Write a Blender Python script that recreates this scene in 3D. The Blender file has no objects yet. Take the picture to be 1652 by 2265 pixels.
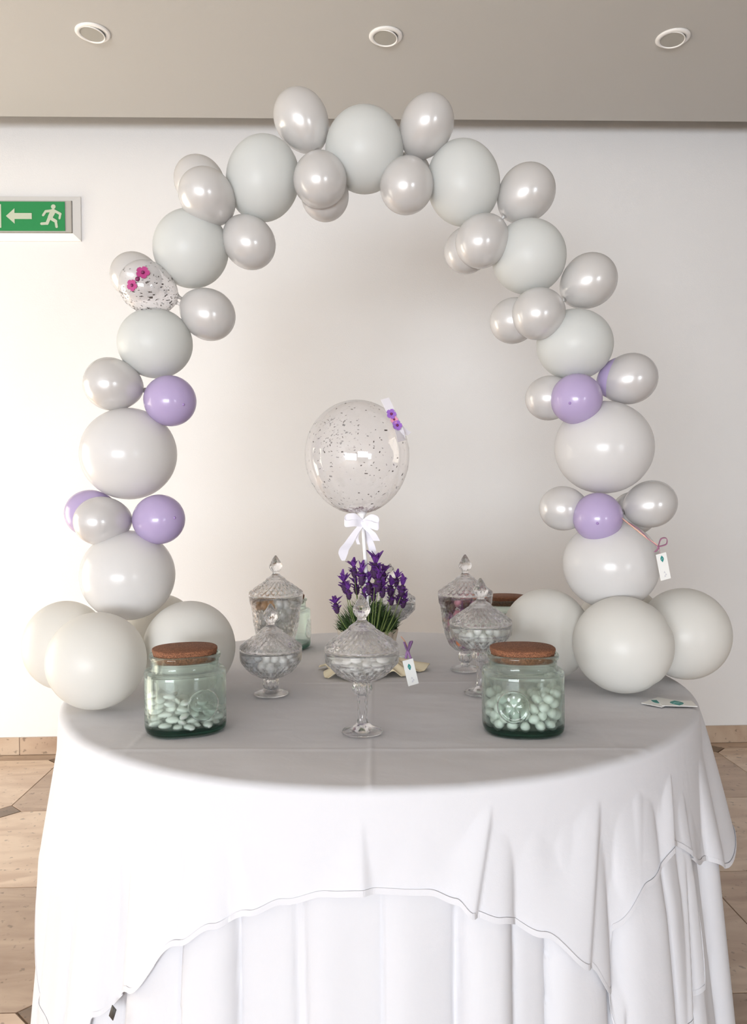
import bpy, bmesh, math, random
import numpy as np
from mathutils import Vector, Matrix, noise
random.seed(7)
PI = math.pi
C = bpy.context.scene.collection
SC = bpy.context.scene

# ---------------------------------------------------------------- camera
FPX = 1750.0
CAM = Vector((-0.009, -2.02, 1.215))
pitch = -math.atan(28.5 / FPX); roll = 0.00775
F_ = Vector((0, math.cos(pitch), math.sin(pitch)))
U0 = Vector((0, -math.sin(pitch), math.cos(pitch))); R0 = Vector((1, 0, 0))
R_ = (R0 * math.cos(roll) - U0 * math.sin(roll)); U_ = (U0 * math.cos(roll) + R0 * math.sin(roll))
cd = bpy.data.cameras.new('camera'); cam = bpy.data.objects.new('camera', cd); C.objects.link(cam)
cam.matrix_world = Matrix(((R_.x, U_.x, -F_.x, CAM.x), (R_.y, U_.y, -F_.y, CAM.y), (R_.z, U_.z, -F_.z, CAM.z), (0, 0, 0, 1)))
cd.sensor_fit = 'VERTICAL'; cd.sensor_height = 24; cd.lens = 24 * FPX / 2265; cd.clip_start = 0.05; cd.clip_end = 60
SC.camera = cam

# ---------------------------------------------------------------- world, light, exposure
w = bpy.data.worlds.new('world'); SC.world = w; w.use_nodes = True
w.node_tree.nodes['Background'].inputs[0].default_value = (0.75, 0.85, 1, 1)
w.node_tree.nodes['Background'].inputs[1].default_value = 0.6
SC.view_settings.view_transform = 'Standard'; SC.view_settings.look = 'None'
SC.view_settings.gamma = 1; SC.view_settings.use_curve_mapping = False
SC.view_settings.exposure = 0.11
cy = SC.cycles
cy.max_bounces = 14; cy.diffuse_bounces = 5; cy.glossy_bounces = 5; cy.transmission_bounces = 12; cy.transparent_max_bounces = 24
cy.sample_clamp_indirect = 4.0; cy.caustics_refractive = True; cy.caustics_reflective = False; cy.use_denoising = True
YAW = 0.031                                   # the room is turned a little against the table
def RM(x, y, z=0.0):                          # room frame to world
    return Vector((x * math.cos(YAW) - y * math.sin(YAW), x * math.sin(YAW) + y * math.cos(YAW), z))
def area(name, loc, look, sx, sy, radiance, col):
    l = bpy.data.lights.new(name, 'AREA'); l.shape = 'RECTANGLE'; l.size = sx; l.size_y = sy
    l.energy = radiance * PI * sx * sy; l.color = col
    o = bpy.data.objects.new(name, l); C.objects.link(o); o.location = loc
    o.rotation_euler = (Vector(look) - Vector(loc)).to_track_quat('-Z', 'Z').to_euler()
    return o
XL, XR, YR, YB, ZC = -3.3, 5.2, -6.6, 1.82, 2.950
KEY = (0.90, 0.95, 1.0); WARM = (1.0, 0.90, 0.72)
# daylight in the openings of the rear and side walls
area('daylight_rear', RM(-1.75, YR + 0.02, 0.85), RM(-1.75, 0, 0.85), 2.9, 1.4, 24.5, KEY)
area('daylight_rear_small', RM(3.2, YR + 0.02, 0.95), RM(3.2, 0, 0.95), 0.9, 1.2, 14.0, KEY)
area('daylight_side', RM(XL + 0.02, 0.45, 0.95), RM(0, 0.45, 0.95), 1.9, 1.6, 5.8, WARM)
sl = bpy.data.lights.new('sun', 'SUN'); sl.energy = 9.0; sl.angle = 0.02; sl.color = (1.0, 0.88, 0.72)
sun = bpy.data.objects.new('sun', sl); C.objects.link(sun); sun.rotation_euler = Vector((0.55, 0.62, -0.80)).to_track_quat('-Z', 'Z').to_euler()

# ---------------------------------------------------------------- pixel helpers (pixels of the 1652 x 2265 frame)
def ray(px, py): return F_ + R_ * ((px - 826) / FPX) - U_ * ((py - 1132.5) / FPX)
def P(px, py, d): return CAM + ray(px, py) * d
def T(px, py, z=0.75):
    r = ray(px, py); return CAM + r * ((z - CAM.z) / r.z)
def ZAT(px, py, d): return P(px, py, d).z

# ---------------------------------------------------------------- object helpers
def link(o, parent=None):
    C.objects.link(o)
    if parent is not None: o.parent = parent
    return o
def tag(o, label=None, cat=None, group=None, kind=None):
    if label: o['label'] = label
    if cat: o['category'] = cat
    if group: o['group'] = group
    if kind: o['kind'] = kind
    return o
def empty(name, loc=(0, 0, 0), rz=0.0):
    o = bpy.data.objects.new(name, None); o.empty_display_size = 0.05
    o.location = loc; o.rotation_euler = (0, 0, rz); return link(o)
def obj(name, me, mat=None, parent=None, loc=None, rot=None):
    o = bpy.data.objects.new(name, me)
    if mat is not None and not me.materials: me.materials.append(mat)
    if loc is not None: o.location = loc
    if rot is not None: o.rotation_euler = rot
    return link(o, parent)
def mesh(name, v, f, smooth=True):
    me = bpy.data.meshes.new(name); me.from_pydata([tuple(p) for p in v], [], f); me.update()
    if smooth: me.polygons.foreach_set('use_smooth', [True] * len(me.polygons))
    return me
def merge(*parts):
    V, Fc = [], []
    for v, f in parts:
        k = len(V); V += list(v); Fc += [tuple(i + k for i in q) for q in f]
    return V, Fc
def box(x0, x1, y0, y1, z0, z1, bev=0.0):
    if bev <= 0:
        v = [(x, y, z) for z in (z0, z1) for y in (y0, y1) for x in (x0, x1)]
        return v, [(0, 2, 3, 1), (4, 5, 7, 6), (0, 1, 5, 4), (2, 6, 7, 3), (0, 4, 6, 2), (1, 3, 7, 5)]
    bm = bmesh.new(); bmesh.ops.create_cube(bm, size=1)
    for q in bm.verts: q.co = Vector(((x0 + x1) / 2 + q.co.x * (x1 - x0), (y0 + y1) / 2 + q.co.y * (y1 - y0), (z0 + z1) / 2 + q.co.z * (z1 - z0)))
    bmesh.ops.bevel(bm, geom=bm.edges[:], offset=bev, segments=2, affect='EDGES')
    bm.verts.index_update()
    r = ([tuple(q.co) for q in bm.verts], [tuple(x.index for x in fc.verts) for fc in bm.faces]); bm.free(); return r
def lathe(prof, n=64, fn=None, closed=False):
    """prof: (r, z) points; fn(theta, i, r, z) -> (x, y, z)"""
    V, Fc, rows = [], [], []
    for i, (r, z) in enumerate(prof):
        if r < 1e-6 and fn is None:
            rows.append([len(V)] * n); V.append((0, 0, z)); continue
        row = []
        for k in range(n):
            t = 2 * PI * k / n
            p = fn(t, i, r, z) if fn else (r * math.cos(t), r * math.sin(t), z)
            row.append(len(V)); V.append(p)
        rows.append(row)
    m = len(rows)
    for i in range(m if closed else m - 1):
        a, b = rows[i], rows[(i + 1) % m]
        for k in range(n):
            j = (k + 1) % n
            q = []
            for x in (a[k], a[j], b[j], b[k]):
                if x not in q: q.append(x)
            if len(q) >= 3: Fc.append(tuple(q))
    return V, Fc
def tube(pts, rad, n=8, cap=True):
    pts = [Vector(p) for p in pts]; V, Fc = [], []
    rr = rad if isinstance(rad, (list, tuple)) else [rad] * len(pts)
    up = Vector((0.13, 0.21, 0.97))
    for i, p in enumerate(pts):
        d = (pts[min(i + 1, len(pts) - 1)] - pts[max(i - 1, 0)]).normalized()
        a = d.cross(up)
        if a.length < 1e-3: a = d.cross(Vector((1, 0, 0)))
        a.normalize(); b = d.cross(a)
        for k in range(n):
            t = 2 * PI * k / n; V.append(p + (a * math.cos(t) + b * math.sin(t)) * rr[i])
    for i in range(len(pts) - 1):
        for k in range(n):
            j = (k + 1) % n; Fc.append((i * n + k, i * n + j, (i + 1) * n + j, (i + 1) * n + k))
    if cap: Fc.append(tuple(range(n))[::-1]); Fc.append(tuple((len(pts) - 1) * n + k for k in range(n)))
    return V, Fc
def ribbon(pts, width, side, th=0.0006):
    """strip along pts, width vector(s) side, with a thin closed thickness"""
    pts = [Vector(p) for p in pts]; V, Fc = [], []
    n = len(pts)
    W = width if isinstance(width, (list, tuple)) else [width] * n
    S = side if isinstance(side, list) else [side] * n
    for i, p in enumerate(pts):
        s = Vector(S[i]).normalized() * W[i] / 2
        d = (pts[min(i + 1, n - 1)] - pts[max(i - 1, 0)]).normalized()
        nn = d.cross(s).normalized() * th
        V += [p - s - nn, p + s - nn, p + s + nn, p - s + nn]
    for i in range(n - 1):
        a = i * 4
        for k in range(4):
            Fc.append((a + k, a + (k + 1) % 4, a + 4 + (k + 1) % 4, a + 4 + k))
    Fc.append((3, 2, 1, 0)); e = (n - 1) * 4; Fc.append((e, e + 1, e + 2, e + 3))
    return V, Fc
def prism(poly, depth):
    """flat polygon in x,z extruded along -y"""
    n = len(poly)
    V = [(x, 0, z) for x, z in poly] + [(x, -depth, z) for x, z in poly]
    return V, [tuple(range(n)), tuple(range(2 * n - 1, n - 1, -1))] + [(i, n + i, n + (i + 1) % n, (i + 1) % n) for i in range(n)]
def arc(p, q, r, n=12):
    p, q, r = Vector(p), Vector(q), Vector(r)
    return [p * (1 - t) ** 2 + q * 2 * t * (1 - t) + r * t * t for t in [i / n for i in range(n + 1)]]
def catmull(pts, n=8):
    pts = [Vector(p) for p in pts]; out = []
    for i in range(len(pts) - 1):
        a, b, c, d = pts[max(i - 1, 0)], pts[i], pts[i + 1], pts[min(i + 2, len(pts) - 1)]
        for k in range(n):
            t = k / n; out.append(0.5 * ((2 * b) + (c - a) * t + (2 * a - 5 * b + 4 * c - d) * t * t + (3 * b - a - 3 * c + d) * t ** 3))
    out.append(pts[-1]); return out

# ---------------------------------------------------------------- materials
def newmat(name):
    m = bpy.data.materials.new(name); m.use_nodes = True; nt = m.node_tree
    return m, nt, nt.nodes, nt.links, nt.nodes['Principled BSDF'], nt.nodes['Material Output']
def plain(name, col, rough=0.5, bump=0.0, bscale=200, var=0.0, vscale=8, metal=0.0, coat=0.0, sheen=0.0, spec=0.5):
    m, nt, N, L, B, O = newmat(name)
    B.inputs['Base Color'].default_value = (*col, 1); B.inputs['Roughness'].default_value = rough
    B.inputs['Metallic'].default_value = metal; B.inputs['Coat Weight'].default_value = coat; B.inputs['Coat Roughness'].default_value = 0.12
    B.inputs['Sheen Weight'].default_value = sheen; B.inputs['Specular IOR Level'].default_value = spec
    tc = N.new('ShaderNodeTexCoord')
    if var > 0:
        n = N.new('ShaderNodeTexNoise'); n.inputs['Scale'].default_value = vscale; n.inputs['Detail'].default_value = 4
        L.new(tc.outputs['Object'], n.inputs['Vector'])
        mr = N.new('ShaderNodeMapRange'); mr.inputs[1].default_value = 0.3; mr.inputs[2].default_value = 0.7
        mr.inputs[3].default_value = 1 - var; mr.inputs[4].default_value = 1.0; L.new(n.outputs[0], mr.inputs[0])
        mx = N.new('ShaderNodeMix'); mx.data_type = 'RGBA'; mx.blend_type = 'MULTIPLY'; mx.inputs[0].default_value = 1
        mx.inputs[6].default_value = (*col, 1); L.new(mr.outputs[0], mx.inputs[7]); L.new(mx.outputs[2], B.inputs['Base Color'])
    if bump > 0:
        n2 = N.new('ShaderNodeTexNoise'); n2.inputs['Scale'].default_value = bscale; n2.inputs['Detail'].default_value = 3
        L.new(tc.outputs['Object'], n2.inputs['Vector'])
        bp = N.new('ShaderNodeBump'); bp.inputs['Strength'].default_value = bump; bp.inputs['Distance'].default_value = 0.002
        L.new(n2.outputs[0], bp.inputs['Height']); L.new(bp.outputs[0], B.inputs['Normal'])
    return m
M_wallfar = plain('far_wall_bounce_cut', (0.42, 0.38, 0.34), 0.85, 0.2, 260, 0.03, 1.5)  # unseen rear and right walls, made dark to lessen bounced light
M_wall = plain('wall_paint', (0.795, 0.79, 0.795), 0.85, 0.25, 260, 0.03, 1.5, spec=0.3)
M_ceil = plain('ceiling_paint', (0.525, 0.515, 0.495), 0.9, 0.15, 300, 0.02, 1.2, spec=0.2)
M_white = plain('white_enamel', (0.86, 0.85, 0.83), 0.4, 0.03, 60)
M_lampglass = plain('lamp_glass', (0.36, 0.345, 0.31), 0.45, 0.1, 300)

def balloon_mat(name, col, rough, trans, metal=0.0, spec=0.5, coat=0.0):
    """latex: surface shader with some light let through the skin"""
    m, nt, N, L, B, O = newmat(name)
    B.inputs['Base Color'].default_value = (*col, 1); B.inputs['Roughness'].default_value = rough
    B.inputs['Metallic'].default_value = metal; B.inputs['Specular IOR Level'].default_value = spec
    B.inputs['Coat Weight'].default_value = coat; B.inputs['Coat Roughness'].default_value = 0.1
    tc = N.new('ShaderNodeTexCoord')
    n = N.new('ShaderNodeTexNoise'); n.inputs['Scale'].default_value = 9; n.inputs['Detail'].default_value = 2
    L.new(tc.outputs['Object'], n.inputs['Vector'])
    bp = N.new('ShaderNodeBump'); bp.inputs['Strength'].default_value = 0.05; bp.inputs['Distance'].default_value = 0.004
    L.new(n.outputs[0], bp.inputs['Height']); L.new(bp.outputs[0], B.inputs['Normal'])
    t = N.new('ShaderNodeBsdfTranslucent'); t.inputs[0].default_value = (*[min(1, c * 1.05) for c in col], 1)
    mx = N.new('ShaderNodeMixShader'); mx.inputs[0].default_value = trans
    L.new(B.outputs[0], mx.inputs[1]); L.new(t.outputs[0], mx.inputs[2]); L.new(mx.outputs[0], O.inputs[0])
    return m
M_matte = balloon_mat('matte_white_latex', (0.735, 0.75, 0.735), 0.38, 0.30, spec=0.35)
M_satin = balloon_mat('satin_white_latex', (0.78, 0.77, 0.765), 0.22, 0.30, spec=0.5)
M_pearl = balloon_mat('pearl_latex', (0.75, 0.735, 0.725), 0.25, 0.25, metal=0.22, spec=0.7, coat=0.35)
M_lav = balloon_mat('lavender_latex', (0.55, 0.45, 0.70), 0.22, 0.25, spec=0.5, coat=0.3)
M_lavdark = plain('lavender_latex_tip', (0.33, 0.22, 0.48), 0.4)

M_base = balloon_mat('lit_white_latex', (0.82, 0.81, 0.775), 0.36, 0.32, spec=0.4)  # same white latex for the base balloons, warm low light put into its colour

def film_mat(name, tint, haze):
    """thin clear skin: clear straight through, mirror-like by Fresnel, a little milky"""
    m, nt, N, L, B, O = newmat(name); N.remove(B)
    tr = N.new('ShaderNodeBsdfTransparent'); tr.inputs[0].default_value = (*tint, 1)
    gl = N.new('ShaderNodeBsdfGlossy'); gl.inputs['Roughness'].default_value = 0.03
    df = N.new('ShaderNodeBsdfDiffuse'); df.inputs[0].default_value = (0.9, 0.88, 0.88, 1)
    fr = N.new('ShaderNodeFresnel'); fr.inputs[0].default_value = 1.6
    a = N.new('ShaderNodeMixShader'); a.inputs[0].default_value = haze
    b = N.new('ShaderNodeMixShader')
    ge = N.new('ShaderNodeNewGeometry'); io = N.new('ShaderNodeMix'); io.data_type = 'FLOAT'
    io.inputs[2].default_value = 1.75; io.inputs[3].default_value = 1 / 1.75      # same skin seen from inside and outside
    L.new(ge.outputs['Backfacing'], io.inputs[0]); L.new(io.outputs[0], fr.inputs[0])
    L.new(tr.outputs[0], a.inputs[1]); L.new(df.outputs[0], a.inputs[2])
    L.new(fr.outputs[0], b.inputs[0]); L.new(a.outputs[0], b.inputs[1]); L.new(gl.outputs[0], b.inputs[2])
    L.new(b.outputs[0], O.inputs[0]); return m
M_film = film_mat('clear_balloon_film', (0.98, 0.97, 0.97), 0.17)
M_film2 = film_mat('small_clear_balloon_film', (0.96, 0.95, 0.95), 0.42)

def glass_mat(name, col, clear, rough=0.0, ior=1.45):
    m, nt, N, L, B, O = newmat(name); N.remove(B)
    g = N.new('ShaderNodeBsdfGlass'); g.inputs['Color'].default_value = (*col, 1); g.inputs['Roughness'].default_value = rough
    g.inputs['IOR'].default_value = ior
    tr = N.new('ShaderNodeBsdfTransparent'); tr.inputs[0].default_value = (*col, 1)
    mx = N.new('ShaderNodeMixShader'); mx.inputs[0].default_value = clear
    L.new(g.outputs[0], mx.inputs[1]); L.new(tr.outputs[0], mx.inputs[2]); L.new(mx.outputs[0], O.inputs[0])
    return m
M_cut = glass_mat('cut_crystal', (0.99, 0.99, 0.995), 0.22)
M_solid = glass_mat('solid_crystal', (0.99, 0.99, 0.995), 0.12)
M_green = glass_mat('green_bottle_glass', (0.936, 0.975, 0.956), 0.26)
M_greenbase = glass_mat('green_glass_base', (0.35, 0.52, 0.47), 0.25)

def cork_mat():
    m, nt, N, L, B, O = newmat('cork')
    tc = N.new('ShaderNodeTexCoord')
    v = N.new('ShaderNodeTexVoronoi'); v.inputs['Scale'].default_value = 900; L.new(tc.outputs['Object'], v.inputs['Vector'])
    n = N.new('ShaderNodeTexNoise'); n.inputs['Scale'].default_value = 420; n.inputs['Detail'].default_value = 5; L.new(tc.outputs['Object'], n.inputs['Vector'])
    cr = N.new('ShaderNodeValToRGB'); e = cr.color_ramp.elements
    e[0].position = 0.32; e[0].color = (0.10, 0.036, 0.016, 1); e[1].position = 0.68; e[1].color = (0.30, 0.125, 0.06, 1)
    x = cr.color_ramp.elements.new(0.5); x.color = (0.21, 0.083, 0.04, 1)
    mx = N.new('ShaderNodeMix'); mx.data_type = 'FLOAT'; mx.inputs[0].default_value = 0.5
    sep = N.new('ShaderNodeSeparateColor'); L.new(v.outputs['Color'], sep.inputs[0])
    L.new(n.outputs[0], mx.inputs[2]); L.new(sep.outputs[0], mx.inputs[3]); L.new(mx.outputs[0], cr.inputs[0])
    L.new(cr.outputs[0], B.inputs['Base Color']); B.inputs['Roughness'].default_value = 0.85
    bp = N.new('ShaderNodeBump'); bp.inputs['Strength'].default_value = 0.5; bp.inputs['Distance'].default_value = 0.001
    L.new(n.outputs[0], bp.inputs['Height']); L.new(bp.outputs[0], B.inputs['Normal']); return m
M_cork = cork_mat()

def cloth_mat():
    m, nt, N, L, B, O = newmat('white_cotton')
    B.inputs['Base Color'].default_value = (0.74, 0.74, 0.775, 1); B.inputs['Roughness'].default_value = 0.9; B.inputs['Sheen Weight'].default_value = 0.1
    B.inputs['Specular IOR Level'].default_value = 0.2
    tc = N.new('ShaderNodeTexCoord'); mp = N.new('ShaderNodeMapping'); mp.inputs['Scale'].default_value = (1, 1, 1)
    L.new(tc.outputs['Object'], mp.inputs[0])
    n1 = N.new('ShaderNodeTexNoise'); n1.inputs['Scale'].default_value = 14; n1.inputs['Detail'].default_value = 3; n1.inputs['Distortion'].default_value = 0.5
    n2 = N.new('ShaderNodeTexNoise'); n2.inputs['Scale'].default_value = 700; n2.inputs['Detail'].default_value = 1
    L.new(mp.outputs[0], n1.inputs['Vector']); L.new(mp.outputs[0], n2.inputs['Vector'])
    b1 = N.new('ShaderNodeBump'); b1.inputs['Strength'].default_value = 0.25; b1.inputs['Distance'].default_value = 0.006
    b2 = N.new('ShaderNodeBump'); b2.inputs['Strength'].default_value = 0.15; b2.inputs['Distance'].default_value = 0.0008
    L.new(n1.outputs[0], b1.inputs['Height']); L.new(n2.outputs[0], b2.inputs['Height'])
    L.new(b1.outputs[0], b2.inputs['Normal']); L.new(b2.outputs[0], B.inputs['Normal'])
    t = N.new('ShaderNodeBsdfTranslucent'); t.inputs[0].default_value = (0.8, 0.8, 0.82, 1)
    mx = N.new('ShaderNodeMixShader'); mx.inputs[0].default_value = 0.12
    L.new(B.outputs[0], mx.inputs[1]); L.new(t.outputs[0], mx.inputs[2]); L.new(mx.outputs[0], O.inputs[0]); return m
M_cloth = cloth_mat()

def marble_mat(name, base, dark):
    m, nt, N, L, B, O = newmat(name)
    tc = N.new('ShaderNodeTexCoord'); oi = N.new('ShaderNodeObjectInfo')
    ad = N.new('ShaderNodeVectorMath'); ad.operation = 'ADD'
    cm = N.new('ShaderNodeCombineXYZ'); ml = N.new('ShaderNodeMath'); ml.operation = 'MULTIPLY'; ml.inputs[1].default_value = 30
    L.new(oi.outputs['Random'], ml.inputs[0]); L.new(ml.outputs[0], cm.inputs[2]); L.new(tc.outputs['Object'], ad.inputs[0]); L.new(cm.outputs[0], ad.inputs[1])
    mp = N.new('ShaderNodeMapping'); mp.inputs['Scale'].default_value = (2.0, 7, 3); mp.inputs['Rotation'].default_value = (0, 0, 0.25); L.new(ad.outputs[0], mp.inputs[0])
    n = N.new('ShaderNodeTexNoise'); n.inputs['Scale'].default_value = 1.4; n.inputs['Detail'].default_value = 7; n.inputs['Distortion'].default_value = 1.2
    L.new(mp.outputs[0], n.inputs['Vector'])
    n2 = N.new('ShaderNodeTexNoise'); n2.inputs['Scale'].default_value = 45; n2.inputs['Detail'].default_value = 3; L.new(ad.outputs[0], n2.inputs['Vector'])
    cr = N.new('ShaderNodeValToRGB'); e = cr.color_ramp.elements
    e[0].position = 0.34; e[0].color = (*dark, 1); e[1].position = 0.62; e[1].color = (*base, 1)
    L.new(n.outputs[0], cr.inputs[0])
    pit = N.new('ShaderNodeMapRange'); pit.inputs[1].default_value = 0.30; pit.inputs[2].default_value = 0.37; pit.inputs[3].default_value = 0.45; pit.inputs[4].default_value = 1.0
    L.new(n2.outputs[0], pit.inputs[0])
    mx = N.new('ShaderNodeMix'); mx.data_type = 'RGBA'; mx.blend_type = 'MULTIPLY'; mx.inputs[0].default_value = 0.8
    L.new(cr.outputs[0], mx.inputs[6]); L.new(pit.outputs[0], mx.inputs[7])
    hs = N.new('ShaderNodeHueSaturation'); mr = N.new('ShaderNodeMapRange'); mr.inputs[3].default_value = 0.88; mr.inputs[4].default_value = 1.08
    L.new(oi.outputs['Random'], mr.inputs[0]); L.new(mr.outputs[0], hs.inputs['Value']); L.new(mx.outputs[2], hs.inputs['Color'])
    L.new(hs.outputs[0], B.inputs['Base Color']); B.inputs['Roughness'].default_value = 0.32; return m
M_trav = marble_mat('tan_marble', (0.50, 0.375, 0.28), (0.36, 0.25, 0.18))
M_travlt = marble_mat('pale_marble', (0.62, 0.49, 0.38), (0.47, 0.34, 0.25))
M_inlay = marble_mat('dark_marble_inlay', (0.20, 0.13, 0.085), (0.12, 0.08, 0.05))
M_grout = plain('grout', (0.22, 0.16, 0.12), 0.9, 0.2, 200)

# ---------------------------------------------------------------- the room
def struct(name, me, mat, parent=None):
    o = obj(name, me, mat, parent)
    if parent is None: o['kind'] = 'structure'
    return o
def rbox(name, x0, x1, y0, y1, z0, z1, mat, parent=None):
    o = struct(name, mesh(name, *box(x0, x1, y0, y1, z0, z1), smooth=False), mat, parent)
    if parent is None: o.rotation_euler = (0, 0, YAW)
    return o
rbox('wall_back', XL - .1, XR + .1, YB, YB + 0.12, 0, 3.4, M_wall)
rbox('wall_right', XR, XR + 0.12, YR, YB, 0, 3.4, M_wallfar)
def wall_with_hole(name, axis, a0, a1, holes, pos, th):
    parts = []; xs = a0
    for (h0, h1, z0, z1) in holes:
        segs = [(xs, h0, 0, 3.4), (h0, h1, 0, z0), (h0, h1, z1, 3.4)]
        for s in segs:
            if s[1] - s[0] > 1e-4 and s[3] - s[2] > 1e-4:
                parts.append(box(s[0], s[1], pos, pos + th, s[2], s[3]) if axis == 'x' else box(pos, pos + th, s[0], s[1], s[2], s[3]))
        xs = h1
    parts.append(box(xs, a1, pos, pos + th, 0, 3.4) if axis == 'x' else box(pos, pos + th, xs, a1, 0, 3.4))
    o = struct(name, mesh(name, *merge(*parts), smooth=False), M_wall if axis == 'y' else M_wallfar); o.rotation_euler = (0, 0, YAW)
wall_with_hole('wall_rear', 'x', XL, XR, [(-3.25, -0.25, 0.1, 1.6), (2.7, 3.7, 0.3, 1.6)], YR - 0.12, 0.12)
wall_with_hole('wall_left', 'y', YR, YB, [(-0.55, 1.45, 0.1, 1.8)], XL - 0.12, 0.12)
def window(name, axis, a0, a1, z0, z1, pos, mull):
    e = empty(name, (0, 0, 0), YAW); e['kind'] = 'structure'
    def bar(n, p0, p1, q0, q1):
        b = box(p0, p1, pos - 0.03, pos + 0.03, q0, q1, 0.004) if axis == 'x' else box(pos - 0.03, pos + 0.03, p0, p1, q0, q1, 0.004)
        obj(n, mesh(n, *b), M_white, e)
    bar('window_frame', a0, a1, z0, z0 + 0.05); bar('window_frame', a0, a1, z1 - 0.05, z1)
    bar('window_frame', a0, a0 + 0.05, z0 + .05, z1 - .05); bar('window_frame', a1 - 0.05, a1, z0 + .05, z1 - .05)
    for m in mull: bar('mullion', m - 0.03, m + 0.03, z0 + 0.05, z1 - 0.05)
window('window_1', 'x', -3.25, -0.25, 0.1, 1.6, YR - 0.06, (-2.25, -1.25))
window('window_2', 'x', 2.7, 3.7, 0.3, 1.6, YR - 0.06, ())
window('window_3', 'y', -0.55, 1.45, 0.1, 1.8, XL - 0.06, (0.5,))
# ceiling panel stops short of the wall: a shadow gap with a higher slab above it
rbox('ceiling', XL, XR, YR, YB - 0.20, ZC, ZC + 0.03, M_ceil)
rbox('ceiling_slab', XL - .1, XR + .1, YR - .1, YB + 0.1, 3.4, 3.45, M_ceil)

# floor: marble octagons with dark corner inlays on a grout bed
fl = empty('floor', (0, 0, 0), YAW); fl['kind'] = 'structure'
rb = obj('grout_bed', mesh('grout_bed', *box(XL - .1, XR + .1, YR - .1, YB + .1, -0.06, -0.004), smooth=False), M_grout, fl)
S, K, J = 0.62, 0.062, 0.0016
h = S / 2 - J
octo = [(-h + K, -h), (h - K, -h), (h, -h + K), (h, h - K), (h - K, h), (-h + K, h), (-h, h - K), (-h, -h + K)]
def flat(poly, t, ch=0.0012):
    n = len(poly)
    V = [(x, y, -t) for x, y in poly] + [(x, y, -ch) for x, y in poly] + [(x * (1 - ch * 3), y * (1 - ch * 3), 0) for x, y in poly]
    Fc = [tuple(range(n))[::-1], tuple(range(2 * n, 3 * n))]
    for r in (0, 1):
        for i in range(n): Fc.append((r * n + i, r * n + (i + 1) % n, (r + 1) * n + (i + 1) % n, (r + 1) * n + i))
    return mesh('tile', V, Fc, False)
me_oct = flat(octo, 0.01); me_oct.materials.append(M_trav)
me_oct2 = me_oct.copy(); me_oct2.materials.clear(); me_oct2.materials.append(M_travlt)
kk = K * 1.0 - 2 * J
me_dia = flat([(0, -kk), (kk, 0), (0, kk), (-kk, 0)], 0.01); me_dia.materials.append(M_inlay)
x0t, y0t = -1.74, 1.11
for i in range(-3, 12):
    for j in range(-13, 2):
        cx_, cy_ = x0t + i * S, y0t + S / 2 + j * S
        if XL - .2 < cx_ < XR + .2 and YR - .2 < cy_ < YB + .25:
            obj('tile', me_oct if (i + j) % 2 else me_oct2, None, fl, (cx_, cy_, 0))
        if XL < cx_ + S / 2 < XR and YR < cy_ + S / 2 < YB:
            obj('tile_inlay', me_dia, None, fl, (cx_ + S / 2, cy_ + S / 2, 0))
# baseboard along the back wall, in marble lengths
bb = empty('baseboard_back', (0, 0, 0), YAW); bb['kind'] = 'structure'
x = XL; k = 0
while x < XR:
    x1 = min(x + 0.41, XR)
    obj('baseboard_tile', mesh('baseboard_tile', *box(x + .001, x1 - .001, YB - 0.012, YB, 0.001, 0.084, 0.0015), smooth=False), M_trav if k % 3 else M_travlt, bb)
    x = x1; k += 1

# recessed ceiling lights
def downlight(px, py, lab):
    p = T(px, py, ZC)
    e = empty('ceiling_light', (p.x, p.y, ZC)); tag(e, lab, 'ceiling light', 'ceiling lights in a row')
    R = 0.063
    prof = [(R, 0.0), (R, -0.004), (R - 0.006, -0.008), (R - 0.016, -0.008), (R - 0.018, -0.003), (R - 0.018, 0.0)]
    obj('trim_ring', mesh('trim_ring', *lathe(prof, 48, closed=True)), M_white, e)
    cup = [(0.0455, 0.0), (0.0495, -0.006), (0.0485, -0.0085), (0.046, -0.0075), (0.0445, -0.004), (0.0445, 0.0)]
    o = obj('lamp_cup', mesh('lamp_cup', *lathe(cup, 48, closed=True)), M_white, e); o.location = (-0.004, 0, -0.004); o.rotation_euler = (-0.05, 0.10, 0)
    obj('lamp_glass', mesh('lamp_glass', *lathe([(0.0445, -0.0045), (0.03, -0.0052), (0.0, -0.0055)], 40)), M_lampglass, o)
downlight(205, 71, 'round recessed ceiling light at the left end of the row')
downlight(853, 79, 'round recessed ceiling light in the middle, above the top of the balloon arch')
downlight(1488, 83, 'round recessed ceiling light at the right end of the row')

# exit sign on the back wall
M_signg = plain('exit_green', (0.012, 0.235, 0.068), 0.35); M_signw = plain('sign_pale', (0.50, 0.55, 0.43), 0.4); M_signd = plain('sign_housing', (0.42, 0.40, 0.37), 0.5)
M_dark = plain('dark_line', (0.05, 0.045, 0.04), 0.6)
def wall_pt(px, py, off=0.0):
    r = ray(px, py); nrm = RM(0, 1, 0); t = ((YB - off) - nrm.dot(CAM)) / nrm.dot(r); return CAM + r * t
pb = wall_pt(180, 486)
sign = empty('exit_sign', (pb.x, pb.y, pb.z), YAW); tag(sign, 'green and white emergency exit sign with running figure and arrow on the wall', 'sign')
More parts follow.
